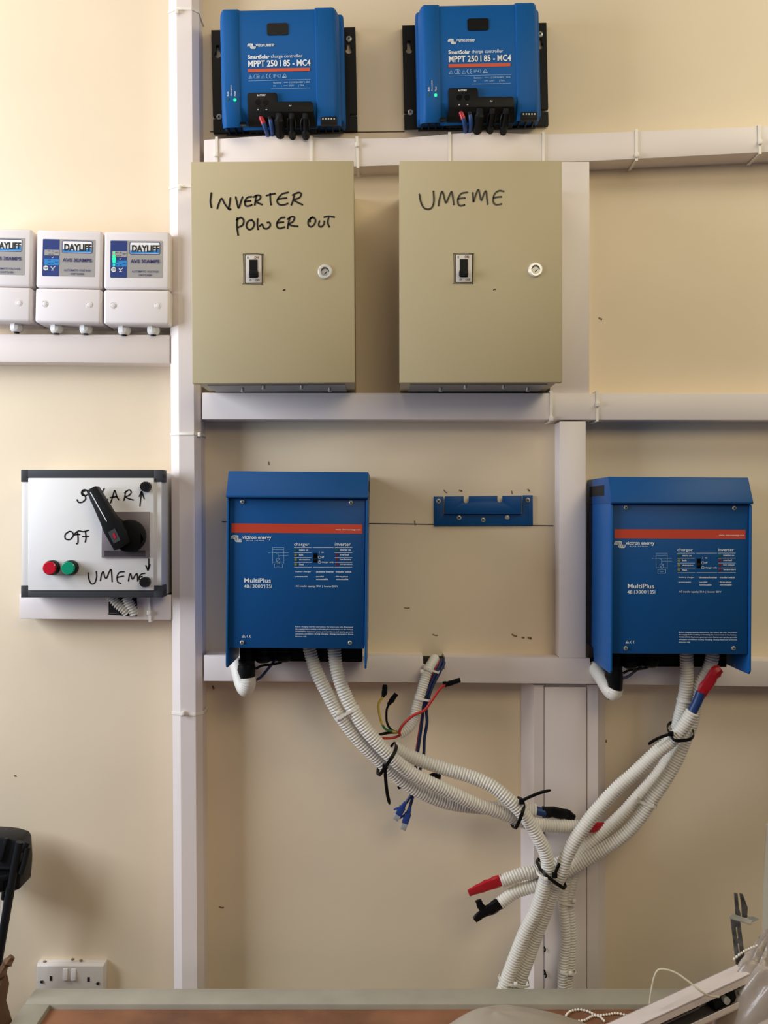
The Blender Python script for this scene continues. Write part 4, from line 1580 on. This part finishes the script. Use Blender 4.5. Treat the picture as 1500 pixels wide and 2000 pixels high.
# small wires from the thin conduit
wy = wire(cH, [(786, 1432, .1), (765, 1428, .104), (752, 1423, .106), (744, 1408, .107), (739, 1382, .108), (741, 1371, .108), (748, 1361, .108)], .0022, 'cable_yellow', 'yellow_green_wire')
wire(wy, [(766, 1428, .1055), (753, 1424, .1075), (747, 1416, .1085)], .0022, 'cable_green', 'green_stripe')
tape(wy, [(747, 1362, .108), (751, 1352, .108), (752, 1337, .108)], [.0025, .0055, .004], 'tape_black', squash=.5)
wb = wire(cH, [(786, 1430, .1), (767, 1427, .102), (756, 1412, .103), (755, 1388, .103), (760, 1374, .103)], .0022, 'tie_black', 'black_wire')
tape(wb, [(758, 1377, .103), (765, 1368, .103), (774, 1355, .103)], [.0028, .005, .0045], 'tape_black', squash=.5)
wr = wire(cH, [(786, 1436, .104), (781, 1434, .111), (781, 1426, .113), (789, 1413, .113), (808, 1397, .112), (829, 1387, .11), (844, 1367, .108), (859, 1346, .106), (870, 1337, .105)], .0026, 'cable_red', 'red_wire')
tape(wr, [(868, 1338, .105), (880, 1334, .105), (899, 1328, .105)], [.0045, .005, .0045], 'tape_black', squash=.6)
tape(wr, [(869, 1338, .105), (868, 1331, .105)], [.004, .004], 'tape_black', squash=.6)
wire(cH, [(785, 1430, .1), (760, 1431, .1), (732, 1436, .1), (700, 1434, .098), (671, 1427, .098)], .0028, 'tie_black', 'black_wire')
wire(cH, [(785, 1434, .101), (772, 1440, .102), (757, 1442, .102), (742, 1441, .1), (722, 1436, .098)], .0024, 'cable_red', 'red_wire')

# network cables
def plug(parent, p0, p1, d):
    a, e = W(*p0, d), W(*p1, d)
    u = (e - a)
    L_ = u.length
    u.normalize()
    nn = Vector((u.z, 0, -u.x))
    yv = Vector((0, -1, 0))

    def bx(s0, s1, w0, w1, h):
        vs = []
        for s_, w_ in ((s0, w0), (s1, w1)):
            for i, j in ((-1, -1), (1, -1), (1, 1), (-1, 1)):
                vs.append(a + u * s_ + nn * (i * w_) + yv * (j * h))
        return vs, [(0, 1, 2, 3), (7, 6, 5, 4), (0, 4, 5, 1), (1, 5, 6, 2), (2, 6, 7, 3), (3, 7, 4, 0)]
    b = MB()
    b.add(*bx(0, L_ * .30, .0030, .0046, .0035))
    b.add(*bx(L_ * .28, L_ * .72, .0062, .0062, .0045))
    bo = b.build('plug_boot', 'cable_navy_bright', parent, bevel=.0008)
    b = MB()
    b.tube([a + u * (L_ * .35) + nn * .004, a + u * (L_ * .5) + nn * .0095, a + u * (L_ * .62) + nn * .0125], [.002, .0022, .0012], 6)
    b.build('latch_ear', 'cable_navy_bright', bo)
    b = MB()
    b.add(*bx(L_ * .70, L_, .0056, .0056, .004))
    tipo = b.build('clear_tip', 'clear_plug', bo, bevel=.0005)
    b = MB()
    for k in range(5):
        o_ = nn * (-.0036 + k * .0018)
        b.tube([a + u * (L_ * .86) + o_ + yv * .0035, a + u * (L_ * .99) + o_ + yv * .0035], .0005, 4)
    b.build('contact_pin', 'zinc', tipo)


NG = 'blue network cables'
k1 = MB().tube(cr([W(*p) for p in [(862, 1288, .04), (861, 1294, .062), (850, 1316, .072), (836, 1347, .078), (828, 1375, .08), (824, 1411, .08), (815, 1475, .078), (811, 1510, .076), (806, 1545, .076), (797, 1562, .076), (791, 1570, .076)]], 8), .0030, 10).build('network_cable', 'cable_navy')
tag(k1, 'blue network cable whose clear plug hangs lower left, nearest the left conduits', 'cable', NG)
plug(k1, (792, 1567), (772, 1601), .076)
k2 = MB().tube(cr([W(*p) for p in [(867, 1287, .04), (867, 1296, .060), (856, 1318, .07), (842, 1347, .076), (833, 1380, .078), (834, 1411, .078), (829, 1443, .077), (827, 1477, .076), (817, 1515, .074), (808, 1550, .074), (800, 1578, .074)]], 8), .0030, 10).build('network_cable', 'cable_navy')
tag(k2, 'blue network cable whose clear plug hangs lowest, right of the other plug', 'cable', NG)
plug(k2, (801, 1576), (787, 1620), .074)
k3 = MB().tube(cr([W(*p) for p in [(858, 1290, .04), (856, 1296, .060), (844, 1322, .068), (831, 1360, .072), (822, 1411, .074), (813, 1470, .072), (812, 1502, .07), (826, 1513, .07), (840, 1520, .072)]], 8), .0024, 8).build('red_cable', 'cable_red')
tag(k3, 'thin red cable behind the network cables ending in a black taped stub', 'cable')
tape(k3, [(838, 1519, .072), (844, 1517, .072), (860, 1520, .072)], [.003, .008, .0085], 'tape_black', squash=.6)
tape(k3, [(810, 1500, .068), (800, 1520, .066), (788, 1533, .066), (777, 1539, .066)], [.003, .004, .005, .003], 'tape_black', squash=.5)

# thin wires between the glands under each inverter
for ox, oy, nm in ((0, 0, 'left'), (717, 9, 'right')):
    w1 = MB().tube(cr([W(p[0] + ox, p[1] + oy, p[2]) for p in [(500, 1306, .12), (512, 1300, .122), (530, 1298, .122), (548, 1294, .12), (552, 1288, .118)]], 6), .0024, 8).build('thin_wire', 'tie_black')
    tag(w1, 'thin black wire looped between the glands under the %s inverter' % nm, 'wire')
    w2 = MB().tube(cr([W(p[0] + ox, p[1] + oy, p[2]) for p in [(499, 1329 if not ox else 1316, .118), (510, 1322 if not ox else 1312, .116), (522, 1308 if not ox else 1303, .114), (535, 1292, .112), (540, 1280, .11)]], 6), .0026, 8).build('thin_wire', 'cable_navy')
    tag(w2, 'thin blue wire rising into the gland under the %s inverter' % nm, 'wire')


# ties round the conduits
def loop_tie(px, py, d, ang, apx, bd, w, label, m='tie_black', head=None, tail=None, th=.0014, sag=0.0, skew=0.0):
    """strap round a bundle; ang = direction of the strap across the bundle in the picture (deg, y down)"""
    t = thing('cable_tie', label, 'cable tie')
    c = W(px, py, d)
    s = (D - d) / F
    a = math.radians(ang)
    u = Vector((math.cos(a), 0, -math.sin(a)))
    al = Vector((math.sin(a), 0, math.cos(a)))
    def se(v, e=.6):
        return math.copysign(abs(v) ** e, v)
    P = []
    for k in range(40):
        cs, sn = math.cos(k * math.pi / 20), math.sin(k * math.pi / 20)
        P.append(c + u * (apx * s * se(cs) - skew * sn) + Vector((0, -1, 0)) * (bd * se(sn)) - al * (sag * sn))
    MB().band(P, al, w, th).build('strap', m, t, smooth=50)
    if head:
        h = W(*head)
        e = w * .8
        b = MB()
        b.box(h.x - e, h.x + e, -h.y - .002, -h.y + .004, h.z - e, h.z + e)
        b.build('tie_head', m, t, bevel=.001)
    if tail:
        P = cr([W(*p) for p in tail], 6)
        MB().tube(P, [w * .5] * (len(P) - 2) + [w * .42, w * .25], 8, squash=.35).build('tie_tail', m, t)
    return t


loop_tie(756, 1482, .124, -56, 33, .040, .0062, 'black cable tie round the left conduits with tail hanging straight down', head=(752, 1497, .163), tail=[(752, 1497, .162), (753, 1520, .16), (756, 1548, .157), (761, 1571, .155)])
loop_tie(1010, 1587, .11, -68, 27, .038, .0062, 'black cable tie on the middle conduits with tail pointing up right', head=(1019, 1565, .146), tail=[(1021, 1563, .145), (1038, 1555, .143), (1056, 1548, .141), (1076, 1543, .14)])
loop_tie(1076, 1706, .1, 36, 32, .042, .0062, 'black cable tie where the left and right conduits cross', head=(1083, 1709, .141), tail=[(1084, 1707, .143), (1088, 1697, .144), (1093, 1686, .144)])
loop_tie(1329, 1427, .122, -4, 24, .0405, .0058, 'black cable tie round the right conduits with tail pointing left', head=(1310, 1433, .152), tail=[(1308, 1434, .152), (1290, 1440, .15), (1276, 1447, .149), (1266, 1454, .148)], sag=.008, skew=.010)
loop_tie(677, 1390, .136, -28, 27, .020, .0048, 'white cable tie round the two conduits below the left inverter', 'tie_white', head=(660, 1392, .153))
loop_tie(1262, 1566, .096, 20, 20, .024, .0048, 'white cable tie round the two conduits below the right inverter', 'tie_white', head=(1273, 1573, .118))
loop_tie(1338, 1368, .118, 8, 15, .016, .0044, 'white cable tie on the upright conduit below the right inverter', 'tie_white')
loop_tie(842, 1306, .074, 22, 17, .018, .0040, 'clear cable tie joining hose and network cables near the trunking notch', 'tie_white', head=(824, 1311, .088))
loop_tie(826, 1363, .084, 12, 17, .017, .0040, 'clear cable tie joining hose and network cables lower down', 'tie_white')
loop_tie(1063, 1708, .117, 20, 16, .018, .0040, 'white cable tie on the left conduit just below the crossing black tie', 'tie_white', head=(1066, 1716, .138))
loop_tie(1004, 1915, .088, 8, 30, .021, .0042, 'white cable tie round the two conduits just above the desk', 'tie_white', head=(1007, 1921, .112))
loop_tie(1106, 1760, .062, 8, 17, .017, .0042, 'upper white cable tie on the thin conduit pair', 'tie_white', head=(1121, 1759, .078))
loop_tie(1107, 1895, .064, 8, 17, .017, .0042, 'lower white cable tie on the thin conduit pair above the desk', 'tie_white', head=(1114, 1900, .082))


# ------------------------------------------------------------------ double socket
fr = Frame(137, 1965, .03)
t = thing('double_socket', 'white double wall socket with two rocker switches behind the desk', 'socket', fr)
q = lambda x, y: (x / 3.571, 1600 + y / 3.571)
X = fr.rect(70, 1883, 204, 1962, .022)
MB().box(X[0], X[1], 0, .014, X[2], X[3]).build('back_box', 'socket', t, bevel=.002)
b = MB()
vs = [(X[0], -.014, X[2]), (X[1], -.014, X[2]), (X[1], -.014, X[3]), (X[0], -.014, X[3])]
i_ = .004
vs += [(X[0] + .002, -.022, X[2] + .004), (X[1] - .002, -.022, X[2] + .004), (X[1] - .002, -.022, X[3] - i_), (X[0] + .002, -.022, X[3] - i_)]
b.add(vs, [(3, 2, 1, 0), (4, 5, 6, 7), (0, 1, 5, 4), (1, 2, 6, 5), (2, 3, 7, 6), (3, 0, 4, 7)])
b.build('face_plate', 'socket', t, bevel=.0015)
for x0, x1 in ((437, 470), (495, 528)):
    b = MB()
    a = fr.rect(*q(x0, 1046), *q(x1, 1122), .024)
    b.add([(a[0], -.021, a[2]), (a[1], -.021, a[2]), (a[1], -.021, a[3]), (a[0], -.021, a[3]), (a[0], -.027, a[2]), (a[1], -.027, a[2]), (a[1], -.0232, a[3]), (a[0], -.0232, a[3])],
          [(3, 2, 1, 0), (4, 5, 6, 7), (0, 1, 5, 4), (1, 2, 6, 5), (2, 3, 7, 6), (3, 0, 4, 7)])
    b.build('rocker_switch', 'white_box', t, bevel=.0006)
for x, y in ((355, 1111), (617, 1118)):
    b = MB()
    a = fr.rect(*q(x - 9, y - 16), *q(x + 9, y + 16), .0225)
    b.box(a[0], a[1], .018, .0225, a[2], a[3])
    b.build('pin_hole', 'dark', t)
for x0 in (325, 385, 590, 650):
    b = MB()
    a = fr.rect(*q(x0 - 9, 1190), *q(x0 + 9, 1206), .0225)
    b.box(a[0], a[1], .018, .0225, a[2], a[3])
    b.build('pin_hole', 'dark', t)
for x, y in ((290, 1134), (682, 1146)):
    p = q(x, y)
    screw(fr, t, p[0], p[1], .022, 3.4, 'galv')
for x, y in ((313, 992), (508, 977), (565, 984)):
    b = MB()
    p = W(*q(x, y), .012)
    l = p - fr.o
    b.sphere((l.x, -.012, l.z), .003, 7, 5, (1.3, 1, .7))
    b.build('plaster_crumb', 'dirt', t)


# ------------------------------------------------------------------ desk
h_desk = 930 * (D - .12) / F
ZD = ZC - h_desk
t = thing('desk', 'wooden desk with grey painted border and worn brown top below the equipment', 'desk')
dx0, dx1 = -.654, 1.15
dn = .12
di = .1755
df_ = .86
def slab(b, x0, x1, d0, d1, z0, z1):
    return b.box(x0, x1, d0, d1, z0, z1)
slab(MB(), dx0, dx1, dn, di, ZD - .03, ZD).build('border_strip', 'desk_grey', t, bevel=.0025)
slab(MB(), dx0, dx0 + .0475, di, df_, ZD - .03, ZD).build('border_strip', 'desk_grey', t, bevel=.0025)
slab(MB(), dx1 - .0475, dx1, di, df_, ZD - .03, ZD).build('border_strip', 'desk_grey', t, bevel=.0025)
slab(MB(), dx0 + .0475, dx1 - .0475, df_ - .055, df_, ZD - .03, ZD).build('border_strip', 'desk_grey', t, bevel=.0025)
slab(MB(), dx0 + .0475, dx1 - .0475, di, df_ - .055, ZD - .03, ZD - .010).build('desk_panel', 'desk_brown', t)
for x in (dx0 + .01, dx1 - .06):
    for d in (dn + .01, df_ - .06):
        slab(MB(), x, x + .05, d, d + .05, 0, ZD - .03).build('leg', 'desk_grey', t, bevel=.002)
for d in (dn + .02, df_ - .045):
    slab(MB(), dx0 + .06, dx1 - .06, d, d + .02, ZD - .11, ZD - .03).build('apron', 'desk_grey', t)
ZP = ZD - .010


def mound(name, m, cx, cd, rx, rd, h, z, label, cat, seed, rough=.12, skew=0.0, n=40, mm=16, power=1.0, crease=0.0):
    random.seed(seed)
    ph = [(random.uniform(0, 6.28), random.uniform(0, 6.28), random.uniform(2, 5)) for _ in range(10)]
    vs, fs = [], []

    def nz(a, r):
        s_ = 0
        for i, (p1, p2, f_) in enumerate(ph):
            s_ += math.sin(a * (i % 5 + 1) + p1) * math.sin(r * f_ * 2 + p2) / (1 + i * .5)
        return s_ / 3
    vs.append((cx + skew, -cd, z + h))
    for j in range(1, mm + 1):
        r = j / mm
        for k in range(n):
            a = 2 * math.pi * k / n
            zz = h * (math.cos(r * math.pi / 2)) ** power * (1 + rough * nz(a, r)) if j < mm else 0
            rr = r * (1 + rough * .5 * nz(a + 2, .5))
            if crease and j < mm:
                cz_ = abs(math.sin(a * 7 + 3 * math.sin(r * 5 + seed))) * .6 + abs(math.sin(r * 13 + 4 * math.cos(a * 3))) * .4
                zz -= crease * (1 - cz_) * 2 * min(1, 3 * (1 - r))
                rr += crease * 3 * (cz_ - .6) * r
            vs.append((cx + skew * (1 - r) + rx * rr * math.cos(a), -(cd + rd * rr * math.sin(a)), z + max(0, zz)))
    for k in range(n):
        fs.append((0, 1 + k, 1 + (k + 1) % n))
        for j in range(mm - 1):
            a, c = 1 + j * n + k, 1 + j * n + (k + 1) % n
            fs.append((a, a + n, c + n, c))
    fs.append(tuple(1 + (mm - 1) * n + k for k in range(n)))
    o = MB().add(vs, fs).build(name, m, smooth=60)
    return tag(o, label, cat)


mound('wrapped_bundle', 'wrap', .245, .345, .20, .105, .090, ZP, 'low rounded bundle in grey plastic wrap on the desk in front of the conduits', 'bundle', 3, .05, -.065, power=.9)
mound('plastic_bag', 'wrap2', .71, .275, .145, .075, .19, ZP, 'crumpled clear plastic bag heaped at the right end of the desk', 'plastic bag', 11, .2, -.01, n=90, mm=34, power=.55, crease=.012)
mound('plastic_sheet', 'wrap', .72, .445, .25, .095, .185, ZP, 'grey plastic sheet in the lower right corner in front of the blind rail', 'plastic sheet', 21, .10, .03, n=80, mm=30, power=.75, crease=.005)

# blind head rail leaning on the bag
t = thing('blind_rail', 'white aluminium blind rail with open channel leaning across the right of the desk', 'blind rail')
E0, E1 = W(1105, 2052, .36), W(1452, 1893, .28)
ax_ = (E1 - E0).normalized()
fw = Vector((0, -1, 0))
fw = (fw - ax_ * fw.dot(ax_)).normalized()
up_ = ax_.cross(fw)
if up_.z < 0:
    up_ = -up_
Lr = (E1 - E0).length


def rp(s_, f_, w_):
    return E0 + ax_ * s_ + fw * f_ + up_ * w_


def rail_box(b, s0, s1, f0, f1, w0, w1):
    vs = [rp(s_, f_, w_) for s_ in (s0, s1) for f_, w_ in ((f0, w0), (f1, w0), (f1, w1), (f0, w1))]
    return b.add(vs, [(0, 1, 2, 3), (7, 6, 5, 4), (0, 4, 5, 1), (1, 5, 6, 2), (2, 6, 7, 3), (3, 7, 4, 0)])


hw, tkk = .045, .002
b = MB()
rail_box(b, 0, Lr, -.02, .02, -tkk, 0)
rail_box(b, 0, Lr, -.02, -.018, -hw, 0)
rail_box(b, 0, Lr, -.02, .02, -hw, -hw + tkk)
rail_box(b, 0, Lr, .018, .020, -.012, 0)
rail_box(b, 0, Lr, .018, .020, -hw, -hw + .010)
b.build('channel', 'alu', t, smooth=0)
b = MB()
rail_box(b, 0, Lr * .98, -.017, .010, -hw + .002, -hw + .006)
rail_box(b, 0, Lr * .7, -.017, .012, -.022, -.019)
b.build('inner_track', 'alu_in', t, smooth=0)
for s_ in (.80, .88, .95):
    rail_box(MB(), Lr * s_ - .008, Lr * s_ + .008, -.012, .014, -.036, -.012).build('tilt_gear', 'black', t, bevel=.002)
for s_ in (.84, .93):
    c = rp(Lr * s_, .017, -.025)
    MB().tube([c - fw * .008, c + fw * .003], .006, 12).build('gear_wheel', 'zinc', t)
o = MB().tube(cr([W(*p) for p in [(1269, 1960, .33), (1272, 1935, .33), (1279, 1905, .33), (1290, 1893, .33), (1318, 1899, .335), (1345, 1917, .345), (1366, 1934, .352), (1385, 1945, .35), (1404, 1947, .34)]], 8), .0017, 8).build('blind_cord', 'cord', t)

# metal bracket standing behind the rail
fr = Frame(1440, 1870, .22)
t = thing('metal_bracket', 'galvanised steel bracket with slotted leg standing behind the blind rail', 'bracket')
q = lambda x, y: (1250 + x / 6, 1700 + y / 6)


def wp(x, y, d):
    p = W(*q(x, y), d)
    return (p.x, p.z)


b = MB()
outer = [wp(x, y, .22) for x, y in [(1060, 570), (1168, 570), (1309, 1722), (1199, 1722)]]
slot = [wp(x, y, .22) for x, y in [(1118, 660), (1136, 660), (1152, 800), (1134, 800)]]
slot2 = [wp(x, y, .22) for x, y in [(1140, 850), (1158, 850), (1172, 980), (1156, 980)]]
b.holes(outer, [slot, slot2], .219, .222)
b.build('slotted_leg', 'galv', t, smooth=0)
b = MB()
p0, p1 = W(*q(1048, 545), .235), W(*q(1292, 628), .235)
v = [p0, p1, p1 + Vector((.010, .014, .000)), p0 + Vector((.010, .014, .000))]
v += [p - Vector((0, 0, .0022)) for p in v]
b.add(v, [(0, 1, 2, 3), (7, 6, 5, 4), (0, 4, 5, 1), (1, 5, 6, 2), (2, 6, 7, 3), (3, 7, 4, 0)])
b.build('shelf_plate', 'zinc', t, smooth=0)
for pts in ([(1112, 275), (1150, 280), (1165, 440), (1195, 560), (1130, 560), (1120, 400)], [(1175, 280), (1210, 285), (1268, 440), (1262, 560), (1205, 560), (1195, 400)]):
    MB().prism([wp(x, y, .21) for x, y in pts], .205, .208).build('prong', 'galv', t, smooth=0)
MB().prism([wp(x, y, .21) for x, y in [(1270, 540), (1340, 545), (1398, 575), (1330, 612), (1270, 580)]], .206, .209).build('side_tab', 'zinc', t, smooth=0)


# bead chains
def beads(name, pts, r, label):
    P = resample(cr([W(*p) for p in pts], 10), r * 2.25)
    b = MB()
    for p in P:
        b.sphere(p, r, 8, 6)
    b.tube(P, r * .25, 5)
    return tag(b.build(name, 'bead', smooth=60), label, 'bead chain')


def onp(px, py):
    """pixel on the desk panel -> its distance from the wall"""
    return D - F * (ZC - ZP - .003) / (py - CY)


ch = [(1225, 1983), (1205, 1979), (1190, 1981), (1172, 1983), (1160, 1981), (1148, 1975), (1130, 1972), (1113, 1976), (1105, 1986), (1112, 1994)]
beads('bead_chain', [(x, y, onp(x, y)) for x, y in ch] + [(1140, 1993, onp(1140, 1993)), (1158, 1984, onp(1158, 1984)), (1172, 1986, onp(1172, 1987)), (1180, 1994, onp(1180, 1994))], .0024,
      'white bead chain looped on the brown desk top')
beads('bead_chain', [(1434, 1873, .29), (1441, 1867, .29), (1450, 1860, .29), (1462, 1854, .285), (1478, 1847, .28)], .0024, 'short white bead chain lying over the end of the blind rail')

# kraft paper sack at the left edge
random.seed(5)
t = thing('paper_sack', 'crumpled brown paper sack standing left of the desk at the picture edge', 'paper sack')
vs, fs = [], []
xr_, xl_, d0_, d1_ = -.676, -.98, .15, .32
rows = 26
ring = []
for j in range(rows + 1):
    zz = (ZD + .055) * j / rows
    k = 0
    per = []
    for u_ in range(10):
        per.append((xl_ + (xr_ - xl_) * u_ / 10, d0_))
    for u_ in range(6):
        per.append((xr_, d0_ + (d1_ - d0_) * u_ / 6))
    for u_ in range(10):
        per.append((xr_ + (xl_ - xr_) * u_ / 10, d1_))
    for u_ in range(6):
        per.append((xl_, d1_ + (d0_ - d1_) * u_ / 6))
    top = j / rows
    for i, (x, d) in enumerate(per):
        jx, jd = random.uniform(-.008, .008), random.uniform(-.008, .008)
        g = max(0, top - .8) * .12
        z2 = zz + (random.uniform(-.05, .012) if j == rows else random.uniform(-.004, .004) * (j > 0))
        sx = -g if x > -.8 else g
        vs.append((min(x + jx + (sx if x > -.8 else sx), -.662), -(d + jd), max(0, z2)))
n = len(per)
for j in range(rows):
    for i in range(n):
        a, c = j * n + i, j * n + (i + 1) % n
        fs.append((a, c, c + n, a + n))
fs.append(tuple(range(n)))
MB().add(vs, fs).build('sack_body', 'kraft', t, smooth=20)
P = [W(x, y, .165) for x, y in [(-4, 1910), (4, 1897), (11, 1886), (15, 1880), (19, 1873), (24, 1868)]]
MB().tube(P, [.012, .009, .006, .009, .0075, .005], 6, squash=.6, jit=.4).build('torn_rim', 'kraft', t, smooth=0)

# black stand with rods at the left edge
t = thing('folded_stand', 'black plastic stand head with chrome and black rods at the left edge', 'stand')
q = lambda x, y: (x / 5, 1600 + y / 5)


def lp2(x, y, d):
    p = W(*q(x, y), d)
    return (p.x, p.z)


d0, d1 = .035, .095
b = MB().prism([lp2(x, y, d1) for x, y in [(-260, 160), (0, 176), (70, 186), (168, 214), (196, 262), (206, 440), (205, 510), (190, 688), (105, 715), (0, 722), (-260, 722)]], d0, d1)
b.build('stand_head', 'stand_black', t, bevel=.004)
b = MB().prism([lp2(x, y, d1 + .006) for x, y in [(-260, 455), (100, 470), (100, 492), (-260, 480)]], d1 - .002, d1 + .008)
b.build('ledge', 'stand_black', t, bevel=.001)
b = MB().prism([lp2(x, y, d1 + .006) for x, y in [(40, 190), (72, 195), (20, 400), (-20, 420)]], d1 - .002, d1 + .006)
b.build('rib', 'stand_black', t, bevel=.001)
b = MB().prism([lp2(x, y, d1) for x, y in [(-100, 560), (70, 540), (100, 520), (90, 590), (40, 600), (40, 690), (-100, 690)]], d1 - .002, d1 + .004)
b.build('recess_cover', 'black', t, bevel=.001)
q5 = lambda x, y, d: W(*q(x, y), d)
MB().tube([q5(192, 222, .100), q5(140, 480, .100), q5(92, 770, .100)], .0075, 12).build('clamp_rod', 'stand_black', t)
MB().tube([q5(272, 272, .098), q5(240, 420, .098), q5(205, 530, .098)], .0062, 10).build('clamp_arm', 'stand_black', t)
MB().tube([q5(205, 300, .098), q5(240, 262, .098), q5(268, 218, .098)], .0066, 12).build('clamp_knob', 'stand_black', t)
a, c = q5(88, 760, .100), q5(-8, 1330, .096)
u = (c - a).normalized()
foot = a + u * ((a.z - .02) / -u.z)
MB().tube([a - u * .02, foot], .0082, 12).build('black_pole', 'stand_black', t)
a2, c2 = q5(42, 760, .090), q5(-15, 1330, .088)
u2 = (c2 - a2).normalized()
MB().tube([a2, a2 + u2 * .5], .0036, 12).build('chrome_rod', 'chrome', t)
MB().tube([q5(48, 690, .092), q5(38, 778, .090)], .0058, 12).build('rod_sleeve', 'stand_black', t)
b = MB()
for k in range(3):
    a_ = k * 2.09 + .5
    b.tube([foot + Vector((0, 0, .06)), Vector((foot.x + .09 * math.cos(a_), foot.y + .06 * math.sin(a_), .006))], .006, 8)
b.build('foot', 'stand_black', t)
